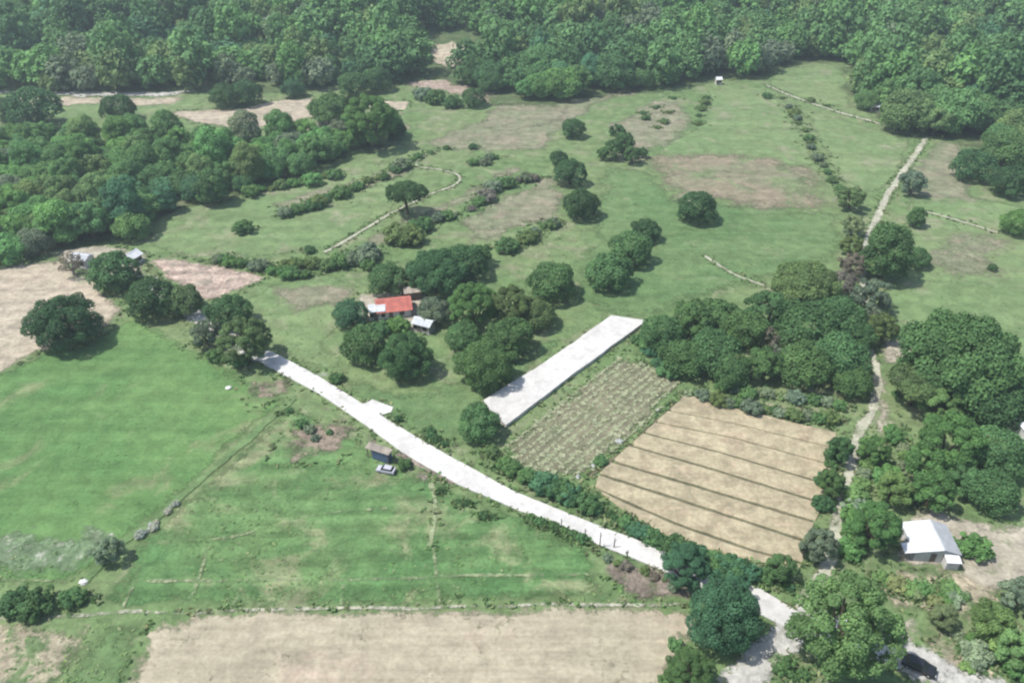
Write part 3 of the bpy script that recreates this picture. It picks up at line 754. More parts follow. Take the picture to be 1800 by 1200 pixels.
hedge([(880,442),(920,422),(962,392),(985,392)], 12, 38, ('olive','grey','mid'), 'bush in the hedge between the dry meadow strip and the lush meadow', 'bushes of the hedge at the file of three trees', 8)
hedge([(830,290),(860,278),(880,270)], 5, 28, ('mid','grey'), 'bush in the group on the far path meadow', 'bushes grouped on the far path meadow', 8)
hedge([(740,275),(805,252),(850,262)], 4, 20, ('dark','mid'), 'scattered bush along the edge of the dry brown meadow', 'scattered bushes at the dry brown meadow', 6)
hedge([(1140,200),(1190,170),(1160,230),(1120,190)], 9, 16, ('mid','olive'), 'tiny bush dotted over the rough far meadow', 'tiny bushes on the rough far meadow', 12)
hedge([(1330,170),(1420,175),(1470,190)], 5, 16, ('olive','mid'), 'tiny bush beside the far track', 'tiny bushes along the far track', 8)
hedge([(860,790),(880,808),(930,838)], 9, 38, ('mid','olive','teal'), 'roadside bush between the concrete road and the vegetable plot', 'bushes between road and vegetable plot', 9)
hedge([(945,850),(1000,868),(1040,885)], 10, 48, ('teal','mid','dark'), 'large roadside bush below the vegetable plot corner', 'large bushes at the vegetable plot corner', 10)
hedge([(1050,895),(1090,915),(1130,935),(1165,950)], 12, 34, ('teal','mid','dark'), 'roadside bush along the foot of the furrowed field', 'bushes along the foot of the furrowed field', 6)
hedge([(1055,808),(1060,812)], 1, 40, ('mid',), 'lone bush between the vegetable plot and the furrowed field', None, 2)
hedge([(930,905),(960,920),(1005,935),(1040,955)], 10, 22, ('dark','mid'), 'low bush on the pasture side of the white road', 'low bushes on the pasture side of the road', 6)
hedge([(1055,975),(1100,995),(1150,1010),(1200,1040)], 8, 24, ('brown','grey','olive'), 'dry bush on the brown bank below the road end', 'dry bushes on the brown bank', 8)
hedge([(1205,688),(1280,705),(1380,725),(1480,738)], 20, 38, ('pale','grey','mid','olive'), 'bush in the dry hedge between the furrowed field and the grove', 'bushes of the dry hedge above the furrowed field', 9)
hedge([(1180,655),(1140,610),(1120,595)], 6, 44, ('mid','teal'), 'bush between the pavement end and the grove', 'bushes at the pavement end', 10)
hedge([(1470,770),(1455,830),(1440,900)], 8, 36, ('mid','dark'), 'bush between the furrowed field and the dirt track', 'bushes between furrowed field and track', 8)
hedge([(1528,775),(1522,820),(1505,870),(1498,930),(1490,985)], 14, 44, ('bright','lime','pale'), 'bush on the house side of the dirt track', 'light bushes beside the dirt track', 9)
hedge([(1540,1010),(1600,1040),(1660,1030),(1700,1050),(1640,1060)], 20, 44, ('pale','lime','bright','yellow'), 'bush on the overgrown ground below the white roofed house', 'light bushes below the white roofed house', 14)
hedge([(1680,1110),(1720,1140),(1700,1170),(1760,1110),(1790,1190)], 16, 50, ('bright','lime','pale'), 'bush beside the gravel road', 'light bushes beside the gravel road', 14)
hedge([(1180,958),(1240,985),(1290,1000),(1330,1005)], 12, 58, ('teal','mid','dark'), 'thick bush hiding the road before the junction', 'thick bushes hiding the road', 9)
hedge([(1560,750),(1590,800),(1560,840),(1600,880)], 12, 48, ('bright','lime','pale'), 'bush in the thicket between the track and the bright leafy tree', 'bushes of the thicket right of the track', 14)
hedge([(1250,678),(1330,690),(1420,700),(1490,712)], 12, 40, ('pale','mid','grey'), 'bush under the trees at the furrow side of the grove', 'bushes under the grove', 8)
hedge([(1330,1010),(1400,1030)], 5, 38, ('mid','teal'), 'bush at the road junction above the white road', 'bushes at the road junction', 9)
hedge([(1360,1150),(1390,1190),(1420,1180)], 5, 40, ('mid','pale'), 'bush between the two gravel roads', 'bushes between the gravel roads', 10)
hedge([(1180,1130),(1200,1180),(1160,1200)], 5, 50, ('mid','teal'), 'bush at the corner of the pale tilled field', 'bushes at the tilled field corner', 10)
hedge([(10,1062),(45,1058),(70,1065)], 4, 62, ('dark','mid'), 'bush in the clump at the patchy dry field', 'dark bushes at the patchy dry field', 8)
hedge([(125,1052),(140,1048)], 2, 44, ('mid',), 'bush at the tip of the clump beside the pasture bank', 'bushes at the clump tip', 6)
hedge([(340,600),(380,625),(430,640)], 6, 30, ('grey','mid'), 'bush along the pasture below the shaded road', 'bushes below the shaded road', 8)
hedge([(520,735),(510,720),(560,770),(600,755)], 6, 22, ('mid','grey'), 'small bush on the brown disturbed patch', 'bushes on the brown patch', 10)
hedge([(745,735),(775,775),(800,790),(690,728)], 6, 24, ('mid','dark'), 'small bush on the grass verge above the road', 'bushes on the verge above the road', 8)
hedge([(580,662),(600,668)], 2, 24, ('mid','dark'), 'small bush at the farm driveway', 'bushes at the farm driveway', 4)
hedge([(770,862),(820,890),(870,912)], 6, 18, ('mid','dark'), 'tiny bush in the pasture close under the road', 'tiny bushes under the road', 12)
hedge([(1625,600),(1590,650),(1570,700)], 6, 34, ('olive','brown','mid'), 'bush at the bare soil patch beside the track', 'bushes at the bare soil patch', 9)
hedge([(150,500),(240,470),(170,455)], 4, 26, ('mid','grey'), 'small bush in the field farmstead yard', 'bushes of the field farmstead yard', 8)

# ---------------------------------------------------------------- woods: nearest trees singly, the rest as one mass
line_px = [(-600,182),(0,164),(380,160),(560,160),(620,140),(690,148),(745,128),(870,168),(900,182),(1010,176),(1090,158),(1200,152),(1345,132),(1352,116),(1490,106),(1512,195),(1600,238),(1700,246),(1740,262),(1800,285),(2300,330)]
line_w = [G(u, v) for u, v in line_px]
hillpoly = [(p.x, p.y) for p in line_w] + [(560, 470), (560, 640), (-560, 640), (-560, 400)]
woodpoly = [(p.x, p.y) for p in PX([(-350,275),(0,252),(200,247),(400,252),(560,258),(690,226),(706,240),(560,296),(470,336),(420,352),(330,368),(238,396),(262,432),(190,432),(90,440),(0,465),(-350,540)])]
clearing = [(p.x, p.y) for p in PX([(738,84),(800,78),(860,98),(862,134),(790,140),(742,128)])]
def scatter(poly, sp, seed):
    rr = random.Random(seed); xsn = [p[0] for p in poly]; ysn = [p[1] for p in poly]; out = []
    y = min(ysn); row = 0
    while y < max(ysn):
        x = min(xsn) + (row % 2)*sp*.5
        while x < max(xsn):
            out.append((x+rr.uniform(-.38, .38)*sp, y+rr.uniform(-.38, .38)*sp)); x += sp
        y += sp*.87; row += 1
    a = np.array(out); return a[inside(a[:, 0], a[:, 1], poly)]
wood = scatter(woodpoly, 7.6, 3)
hills = scatter(hillpoly, 9.3, 5)
hills = hills[~inside(hills[:, 0], hills[:, 1], clearing)]
gi = inside(np.array([v[0] for v in tv]), np.array([v[1] for v in tv]), hillpoly)
fm = bpy.data.meshes.new('forest_floor'); fm.from_pydata([(x, y, z+.2) for x, y, z in tv], [], [f for f in tf if gi[list(f)].any()])
bm = bmesh.new(); bm.from_mesh(fm); bm.verts.ensure_lookup_table(); lay = bm.verts.layers.float.new('edge')
for k, v in enumerate(bm.verts): v[lay] = 1.2 if gi[k] else 0.
bmesh.ops.delete(bm, geom=[v for v in bm.verts if not v.link_faces], context='VERTS'); bm.to_mesh(fm); bm.free()
tag(link('forest_floor', fm, M['forest_floor']), kind='structure')
sheet('forest_floor', [Vector((x, y, 0)) for x, y in woodpoly], M['forest_floor'], 1.5, feather=5.)
def forest_look(x, y):
    """species patches: colour and size follow broad noise"""
    a = noise.noise(Vector((x/55, y/40, 1.7))); b = R.random()
    if a > .2: c = ('pale', 'olive', 'pale', 'bright', 'grey')[int(b*5)]
    elif a < -.2: c = ('dark', 'mid', 'mid', 'dark', 'teal')[int(b*5)]
    else: c = ('mid', 'bright', 'olive', 'mid', 'mid')[int(b*5)]
    return c
cand = [(math.hypot(x, y), x, y, 'wood') for x, y in wood] + [(math.hypot(x, y), x, y, 'hill') for x, y in hills]
def in_view(x, y): return abs(x) < (y*math.cos(math.radians(PITCH)) + 50)*.655 + 8
cand.sort()
n_single = 292 - NTREE_TREES if (NTREE_TREES := sum(1 for o in C.objects if o.get('category') == 'tree')) else 200
LBW = {'dark': 'dark green tree packed into the dense wood past the harvested field', 'pale': 'pale green tree packed into the dense wood past the harvested field', 'grey': 'grey green tree packed into the dense wood past the harvested field', 'olive': 'olive tree packed into the dense wood past the harvested field', 'mid': 'mid green tree packed into the dense wood past the harvested field', 'bright': 'bright green tree packed into the dense wood past the harvested field', 'teal': 'bluish green tree packed into the dense wood past the harvested field'}
LM = [((1700,240),'near the pair of trees on the meadow'),((1600,230),'where the pale track meets the forest'),((1530,190),'beside the white roofed forest hut'),((1430,115),'above the topmost light meadow'),((1330,130),'at the start of the far track'),((1240,150),'above the short upright hedge'),
      ((1100,155),'above the rough far meadow'),((960,175),'jutting out at the dry brown meadow'),((800,140),'behind the far brown field'),((650,145),'behind the clump at the far clearing'),((500,160),'behind the far tan field'),((300,165),'behind the middle of the pale gravel track'),((100,165),'behind the widest tree of the light strip'),
      ((1800,270),'on the slope past the pair of trees')]
LW = [((60,460),'above the pinkish harvested field'),((200,430),'behind the field farmstead'),((300,380),'overlooking the lone meadow bush'),((430,345),'at the start of the long hedge'),((560,290),'along the long hedge'),((680,235),'at the tip by the bright wide tree'),
      ((400,255),'under the far tan field'),((200,250),'under the lone dark tree of the light strip'),((30,260),'under the widest tree of the light strip'),((150,340),'in the midst of the wood'),((20,370),'in the thick of the wood away from the meadow')]
LM = [(G(*a), b) for a, b in LM]; LW = [(G(*a), b) for a, b in LW]
many = []
ns = 0
for d, x, y, where in cand:
    c = forest_look(x, y)
    if c == 'brown': c = 'brown' if (where == 'hill' and ns >= n_single) else 'grey'
    if where == 'wood' and c in ('pale', 'grey') and R.random() < .6: c = 'bright'
    s = (R.uniform(3.5, 5.8) if where == 'wood' else R.choice((R.uniform(4.5, 6.), R.uniform(5.5, 7.5), R.uniform(7., 10.))))
    if ns < n_single and in_view(x, y):
        ns += 1
        kd = R.choice(('round', 'round', 'round', 'tall', 'loose') if where == 'wood' else ('round', 'round', 'tall', 'loose', 'loose'))
        nm = min(LW if where == 'wood' else LM, key=lambda q: (q[0].x-x)**2 + (q[0].y-y)**2)[1]
        lb = ({'mid': 'mid green', 'dark': 'dark green', 'grey': 'grey green', 'pale': 'pale green', 'bright': 'bright green', 'teal': 'bluish green', 'olive': 'olive'}[c]
              + {'round': ' round', 'tall': ' tall', 'loose': ' ragged'}[kd] + (' wood tree ' if where == 'wood' else ' hillside tree ') + nm)
        plant('forest_tree', (x, y, hill(x, y)), s, kd, c, lb, 'tree', lb, R.uniform(.9, 1.15))
    else:
        many.append((x, y, s, c))
# the mass of the hillside forest
tpl = []
for i in range(7):
    rng = np.random.default_rng(100+i); cs, rs = [], []
    tall = (.62, .7, .95, .8, .62, 1.05, .75)[i]
    for j in range(20):
        r = rng.uniform(.22, .40); a = j*2.4; zf = 1-1.95*(j+.5)/20
        rad = math.sqrt(max(0, 1-zf*zf))*(1-r*.9)*rng.uniform(.8, 1.1)
        cs.append((rad*math.cos(a), rad*math.sin(a), tall+.06+zf*(tall-r*.5))); rs.append(r)
    cs.append((0, 0, tall+.2)); rs.append(.5)
    tpl.append(leaves(rng, cs, rs, 880, .165, jit=.45))
Vs, Ts, Cs = [], [], []
rng = np.random.default_rng(5)
for x, y, s, c in many:
    if abs(x) > 520: continue
    v, q, tone = tpl[rng.integers(7)]
    a = rng.uniform(0, 6.28); ca, sa = math.cos(a), math.sin(a)
    m = np.array([[ca, -sa, 0], [sa, ca, 0], [0, 0, rng.uniform(.8, 1.45)]])
    Vs.append(v @ m.T * s + np.array([x, y, hill(x, y)]))
    b = np.array(COL[c])*rng.uniform(.88, 1.14)*(GAIN['forest'] if c not in ('pale', 'grey') else 1.15)
    Cs.append(np.tile(np.append(b, 1.), (len(q), 1))); Ts.append(tone)
V = np.concatenate(Vs); nq = len(V)//4
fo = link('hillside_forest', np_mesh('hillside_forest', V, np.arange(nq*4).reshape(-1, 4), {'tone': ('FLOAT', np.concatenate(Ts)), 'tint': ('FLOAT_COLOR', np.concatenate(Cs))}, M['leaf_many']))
tag(fo, 'mixed green forest covering the hillside beyond the fields', 'forest', kind='stuff')

# ---------------------------------------------------------------- grass, weeds and crop: too many to count
def tufts(name, pts, size, cols, label, cat, seed, h=1., blades=3, parent=None, spread=.25, tone=(.2, .8)):
    rng = np.random.default_rng(seed); n = len(pts); Vt = []; Ct = []; To = []
    s = rng.uniform(.5, 1.4, n)*size; base = np.asarray(cols)[rng.integers(len(cols), size=n)]
    for k in range(blades):
        a = rng.uniform(0, 6.28, n); dx, dy = np.cos(a), np.sin(a); lean = rng.uniform(-.9, .9, (n, 2))
        c = np.c_[pts[:, 0] + rng.normal(0, spread, n)*s, pts[:, 1] + rng.normal(0, spread, n)*s, pts[:, 2]]
        w = np.c_[dx*s*.5, dy*s*.5, np.zeros(n)]
        top = np.c_[lean[:, 0]*s, lean[:, 1]*s, s*h*rng.uniform(.6, 1.2, n)]
        Vt.append(np.stack([c-w, c+w, c+w*.45+top, c-w*.6+top*.9], 1).reshape(-1, 3))
        Ct.append(np.c_[base, np.ones(n)]); To.append(rng.uniform(*tone, n))
    V = np.concatenate(Vt)
    o = link(name, np_mesh(name, V, np.arange(len(V)).reshape(-1, 4), {'tone': ('FLOAT', np.concatenate(To)), 'tint': ('FLOAT_COLOR', np.concatenate(Ct))}, M['leaf_many']), None, parent)
    if not parent: tag(o, label, cat)
    o['kind'] = 'stuff'
    return o
rng = np.random.default_rng(11)
def free(p):
    ok = np.ones(len(p), bool)
    for poly in KEEP_OUT: ok &= ~inside(p[:, 0], p[:, 1], poly)
    ok &= ~inside(p[:, 0], p[:, 1], hillpoly)
    return ok
n = 30000
yy = 55 + 290*rng.random(n)**1.25; xx = (rng.random(n)*2-1)*(yy*.83+50)*.72
pts = np.c_[xx, yy, np.full(n, .12)]
pts = pts[free(pts)]; pts = pts[~inside(pts[:, 0], pts[:, 1], [(q.x, q.y) for q in PX([(-300,700),(60,625),(230,552),(440,660),(512,700),(312,880),(225,945),(-300,950)])])]
cl = np.array([noise.noise(Vector((x*.06, y*.06, 2.))) + .6*noise.noise(Vector((x*.3, y*.3, 5.))) for x, y, z in pts])
pts = pts[cl + rng.normal(0, .3, len(pts)) > .22]
tufts('grass', pts, .34, [(.13,.215,.08),(.16,.235,.095),(.21,.25,.13),(.11,.195,.07)], 'rough grass and weeds scattered over the meadows', 'grass', 3, .12)
# taller weeds along the borders of the bare fields
ed = []
for poly in KEEP_OUT:
    for i in range(len(poly)):
        a, b = poly[i-1], poly[i]; L = math.hypot(b[0]-a[0], b[1]-a[1])
        for k in range(int(L*2.2)):
            t = R.random(); ed.append((a[0]+(b[0]-a[0])*t+R.gauss(0, .7), a[1]+(b[1]-a[1])*t+R.gauss(0, .7), .1))
ed = np.array(ed); ed = ed[free(ed)]
tufts('weeds', ed, .6, [(.10,.175,.065),(.13,.205,.08),(.18,.21,.105)], 'tall weeds along the edges of roads and bare fields', 'weeds', 4, .45)
br = np.array(BRUSH); br = br[free(br)]
tufts('brush', br, .55, [(.12,.20,.08),(.15,.22,.10),(.19,.225,.12),(.10,.175,.07)], 'low brush and tall grass between the bushes of the hedges', 'brush', 9, .7, 4, spread=.4)
# stubble clods and litter on the weedy corner and the patchy field
# vegetable seedlings in rows parallel to the pavement
pp = PX(plot_px); poly = [(p.x, p.y) for p in pp]
d1 = (G(1091,630) - G(892,786)).normalized(); d2 = Vector((-d1.y, d1.x, 0)); o0 = G(892,786)
sd_ = []
for i in range(-40, 90):
    for j in range(-40, 40):
        p = o0 + d1*(i*.72) + d2*(j*1.5); sd_.append((p.x+R.uniform(-.05, .05), p.y+R.uniform(-.05, .05), .2))
sd_ = np.array(sd_); sd_ = sd_[inside(sd_[:, 0], sd_[:, 1], poly)]
tufts('vegetable_crop', sd_, .66, [(.33,.36,.225),(.37,.39,.25)], 'rows of pale young vegetable plants on the plot beside the pavement', 'crop', 6, .2, 5, spread=.08, tone=(.4, .52))

# ---------------------------------------------------------------- buildings
def corrugated(w, L, n=6, amp=.035):
    """one roofing sheet: w across, L down the slope, in its own plane"""
    mb = MB(); k = n*4; V = []
    for j in (0, 1):
        for zz in (0, -.02):
            for i in range(k+1):
                V.append((w*i/k, L*j, amp*math.sin(i/4*6.2832) + zz))
    m = k+1; Fc = []
    for i in range(k):
        Fc.append((i, i+1, 2*m+i+1, 2*m+i)); Fc.append((m+i+1, m+i, 3*m+i, 3*m+i+1))
        Fc.append((i+1, i, m+i, m+i+1)); Fc.append((2*m+i, 2*m+i+1, 3*m+i+1, 3*m+i))
    mb.add(V, Fc); return mb.mesh('roof_sheet')
def slope(parent, x0, x1, eave, ridge, mat, name='roof_sheet', sheet_w=1.0):
    """roof plane between eave point (y, z) and ridge point (y, z) laid in sheets along x"""
    n = max(1, round((x1-x0)/sheet_w)); w = (x1-x0)/n
    dy, dz = ridge[0]-eave[0], ridge[1]-eave[1]; L = math.hypot(dy, dz)
    me = corrugated(w-.02, L); me.materials.append(mat)
    for i in range(n):
        o = link(name, me, None, parent)
        o.location = (x0 + i*w + .01 if dy > 0 else x0 + (i+1)*w - .01, eave[0], eave[1] + .004*(i % 2))
        o.rotation_euler = (math.atan2(dz, abs(dy)), 0, 0 if dy > 0 else math.pi)
    return n
def window(parent, cx, y, cz, w, h, out=-1):
    f = MB(); t = .07
    for a in ((cx-w/2, cx+w/2, cz+h/2-t, cz+h/2), (cx-w/2, cx+w/2, cz-h/2, cz-h/2+t), (cx-w/2, cx-w/2+t, cz-h/2+t, cz+h/2-t), (cx+w/2-t, cx+w/2, cz-h/2+t, cz+h/2-t)):
        f.box(a[0], a[1], y+out*.05, y-out*.02, a[2], a[3])
    f = f.build('window', M['timber'], parent)
    MB().box(cx-w/2+t, cx+w/2-t, y+out*.015, y-out*.01, cz-h/2+t, cz+h/2-t).build('pane', M['dark_glass'], f)
def door(parent, cx, y, w, h, z0=.05, out=-1):
    d = MB().box(cx-w/2, cx+w/2, y+out*.04, y-out*.02, z0, z0+h).build('door', M['door_paint'], parent)
    MB().box(cx+w/2-.16, cx+w/2-.08, y+out*.09, y+out*.035, z0+1., z0+1.06).build('door_handle', M['rim'], d)
def gable_house(name, loc, rz, W, D, H, rise, wall, roof, label, cat='house', over=.45, ridge_x=True, openings=True, group=None, sheet_w=1.):
    """walls W x D, ridge along local x"""
    o = empty(name, loc, rz); tag(o, label, cat, group)
    t = .14; mb = MB()
    mb.box(-W/2, W/2, -D/2, -D/2+t, 0, H); mb.box(-W/2, W/2, D/2-t, D/2, 0, H)
    mb.box(-W/2, -W/2+t, -D/2+t, D/2-t, 0, H); mb.box(W/2-t, W/2, -D/2+t, D/2-t, 0, H)
    for sx in (-W/2, W/2-t):
        mb.add([(sx, -D/2, H), (sx, D/2, H), (sx, 0, H+rise), (sx+t, -D/2, H), (sx+t, D/2, H), (sx+t, 0, H+rise)], [(0,2,1), (3,4,5), (0,1,4,3), (1,2,5,4), (2,0,3,5)])
    mb.build('wall', wall, o)
    MB().box(-W/2-.15, W/2+.15, -D/2-.15, D/2+.15, -.05, .06).build('plinth', M['grey_wall'], o)
    k = rise/(D/2); e = D/2+over
    slope(o, -W/2-over, W/2+over, (-e, H+rise+.09-k*e), (0, H+rise+.09), roof, sheet_w=sheet_w)
    slope(o, -W/2-over, W/2+over, (e, H+rise+.09-k*e), (0, H+rise+.09), roof, sheet_w=sheet_w)
    rc = MB(); x0, x1 = -W/2-over-.03, W/2+over+.03; zr = H+rise+.155
    rc.add([(x0,-.22,zr-.22*k),(x1,-.22,zr-.22*k),(x1,0,zr),(x0,0,zr),(x1,.22,zr-.22*k),(x0,.22,zr-.22*k)], [(0,1,2,3),(3,2,4,5)])
    rc.build('ridge_cap', roof, o)
    if openings:
        door(o, -W*.12, -D/2, .9, 2.0); window(o, W*.22, -D/2, H*.55, 1.1, 1.0); window(o, -W*.36, -D/2, H*.55, .9, 1.0)
    return o
# white roofed house by the junction: ridge runs away from the road, gable end with a pale wall faces the overgrown ground
p = G(1636, 975)
h = empty('house', (p.x, p.y+1.4, 0), math.radians(-4), .9); tag(h, 'white metal roofed house with a lean-to beside the bare yard', 'house')
W_, D_, H_, rise = 6.9, 6.2, 2.4, .85
mb = MB(); t = .14
mb.box(-W_/2, W_/2, -D_/2, -D_/2+t, 0, H_); mb.box(-W_/2, W_/2, D_/2-t, D_/2, 0, H_); mb.box(-W_/2, -W_/2+t, -D_/2+t, D_/2-t, 0, H_); mb.box(W_/2-t, W_/2, -D_/2+t, D_/2-t, 0, H_)
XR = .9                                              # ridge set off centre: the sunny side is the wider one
for sy in (-D_/2, D_/2-t):
    mb.add([(-W_/2, sy, H_), (W_/2, sy, H_), (XR, sy, H_+rise), (-W_/2, sy+t, H_), (W_/2, sy+t, H_), (XR, sy+t, H_+rise)], [(0,1,2), (3,5,4), (0,3,4,1), (1,4,5,2), (2,5,3,0)])
mb.build('wall', M['pale_wall'], h)
MB().box(-W_/2-.2, W_/2+.2, -D_/2-.25, D_/2+.2, -.05, .07).build('plinth', M['grey_wall'], h)
def slope_y(parent, y0, y1, eave, ridge, mat, sheet_w=.95):
    n = round((y1-y0)/sheet_w); w = (y1-y0)/n; dx, dz = ridge[0]-eave[0], ridge[1]-eave[1]; L = math.hypot(dx, dz)
    me = corrugated(w-.02, L); me.materials.append(mat)
    for i in range(n):
        o = link('roof_sheet', me, None, parent)
        if dx > 0: o.location = (eave[0], y0+(i+1)*w-.01, eave[1]+.005*(i % 2)); rz = -math.pi/2
        else: o.location = (eave[0], y0+i*w+.01, eave[1]+.005*(i % 2)); rz = math.pi/2
        o.rotation_euler = (math.atan2(dz, abs(dx)), 0, rz)
kl = rise/(XR+W_/2); kr = rise/(W_/2-XR)
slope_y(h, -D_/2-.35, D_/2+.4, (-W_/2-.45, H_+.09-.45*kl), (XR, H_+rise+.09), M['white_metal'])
slope_y(h, -D_/2-.35, D_/2+.4, (W_/2+.45, H_+.09-.45*kr), (XR, H_+rise+.09), M['shade_grey_metal'])  # slope turned from the sun: its shade is painted in as greyer metal
MB().add([(XR-.2,-D_/2-.38,H_+rise+.15-.2*kl),(XR,-D_/2-.38,H_+rise+.16),(XR+.2,-D_/2-.38,H_+rise+.15-.2*kr),(XR-.2,D_/2+.43,H_+rise+.15-.2*kl),(XR,D_/2+.43,H_+rise+.16),(XR+.2,D_/2+.43,H_+rise+.15-.2*kr)], [(0,1,4,3),(1,2,5,4)]).build('ridge_cap', M['shade_grey_metal'], h)
door(h, -.4, -D_/2, .95, 2.0); window(h, 1.8, -D_/2, 1.45, 1.3, 1.1)
# lean-to on posts at the front corner
ly0, ly1 = -D_/2-.3, -D_/2+2.0
slope_y(h, ly0, ly1, (-W_/2-1.9, 2.1), (-W_/2-.15, 2.42), M['white_metal'])
for y in (ly0+.2, ly1-.2): MB().box(-W_/2-1.75, -W_/2-1.63, y-.06, y+.06, -.05, 2.1).build('post', M['timber'], h)
# porch roof panel and a lower pale annex in front
MB().box(1.2, 3.3, -D_/2-1.55, -D_/2-.02, 0, 1.9).build('annex', M['pale_wall'], h)
slope(h, 1.05, 3.45, (-D_/2-1.8, 1.98), (-D_/2-.05, 2.35), M['white_metal'])
# red roofed farmhouse with white annex
p = G(693, 548)
gable_house('house', (p.x, p.y, 0), math.radians(12), 7.2, 5.6, 2.1, 1.3, M['pale_wall'], M['red_metal'], 'farmhouse with a red metal roof among the orchard trees')
T(668,578,46,'shrub','mid','mid green bush below the farmhouse annex', name='shrub', cat='shrub')
T(712,816,30,'shrub','dark','dark bush beside the roadside shed', name='shrub', cat='shrub')
p = G(664, 556)
gable_house('shed', (p.x, p.y, 0), math.radians(8), 3.3, 3.0, 2.3, .55, M['pale_wall'], M['white_metal'], 'white roofed annex touching the red roofed farmhouse', 'shed', .3)
p = G(724, 530)
gable_house('shed', (p.x, p.y+2, 0), math.radians(14), 3.6, 3.0, 2.2, .5, M['timber'], M['tan_metal'], 'weathered tan roofed shed behind the red roofed farmhouse', 'shed', .3, openings=False)
p = G(746, 579)
gable_house('hut', (p.x, p.y, 0), math.radians(-24), 4.0, 2.8, 2.1, .6, M['grey_wall'], M['white_metal'], 'small white roofed hut between the farm trees', 'hut', .35)
# field farmstead
p = G(148, 466)
gable_house('shed', (p.x, p.y, 0), math.radians(-15), 4.4, 3.2, 2.4, .7, M['pale_wall'], M['white_metal'], 'white roofed shed beside the greyish purple tree at the harvested field', 'shed', .35)
p = G(236, 462)
gable_house('house', (p.x, p.y, 0), math.radians(70), 3.2, 3.0, 2.2, .9, M['pale_wall'], M['white_metal'], 'pale gabled house of the field farmstead at the wood', 'house', .35)
# far small buildings
for u, v, s, rz, lb in ((1537,196,2.8,-12,'white roofed hut at the forest edge above the diagonal hedge'), (1262,148,2.2,10,'tiny pale hut under the forest at the short far hedge'), (1802,762,5.,20,'white roofed shed beyond the huge spreading tree')):
    p = G(u, v)
    gable_house('hut', (p.x, p.y, hill(p.x, p.y)), math.radians(rz), s, s*.8, 2.2, .7, M['pale_wall'], M['white_metal'], lb, 'hut', .3)
# water tank behind the red roof: round tank on a timber stand
p = G(703, 525)
o = empty('water_tank', (p.x, p.y+1.5, 0)); tag(o, 'white water tank on a stand behind the red roof', 'water tank')
for sx in (-.5, .5):
    for sy in (-.5, .5): MB().box(sx-.06, sx+.06, sy-.06, sy+.06, -.05, 2.6).build('leg', M['timber'], o)
MB().box(-.7, .7, -.7, .7, 2.6, 2.7).build('platform', M['timber'], o)
MB().tube([(0,0,2.7),(0,0,2.75),(0,0,3.75),(0,0,3.95),(0,0,4.02)], [.56,.62,.62,.42,.1], 16).build('tank', M['tank'], o, True)
MB().tube([(0,0,4.01),(0,0,4.1)], [.18,.18], 10).build('lid', M['tank'], o)
# roadside shed with a pale roof and a blue side
p = G(668, 806)
o = empty('roadside_shed', (p.x, p.y, 0), math.radians(-24)); tag(o, 'roadside shed with a narrow tan roof and blue side under the white road', 'shed')
for sx in (-2.1, 2.1):
    for sy in (-.55, .55): MB().box(sx-.06, sx+.06, sy-.06, sy+.06, -.05, 2.3 if sy < 0 else 2.45).build('post', M['timber'], o)
slope(o, -2.4, 2.4, (-.75, 2.31), (.75, 2.54), M['tan_metal'])
MB().box(-1.2, 2.24, -.56, -.52, .1, 2.1).build('side_panel', M['blue_tarp'], o)
MB().box(2.2, 2.24, -.48, .48, .1, 2.1).build('side_panel', M['blue_tarp'], o)
MB().box(-1.9, 1.9, -.1, .3, .5, .58).build('bench', M['timber'], o)

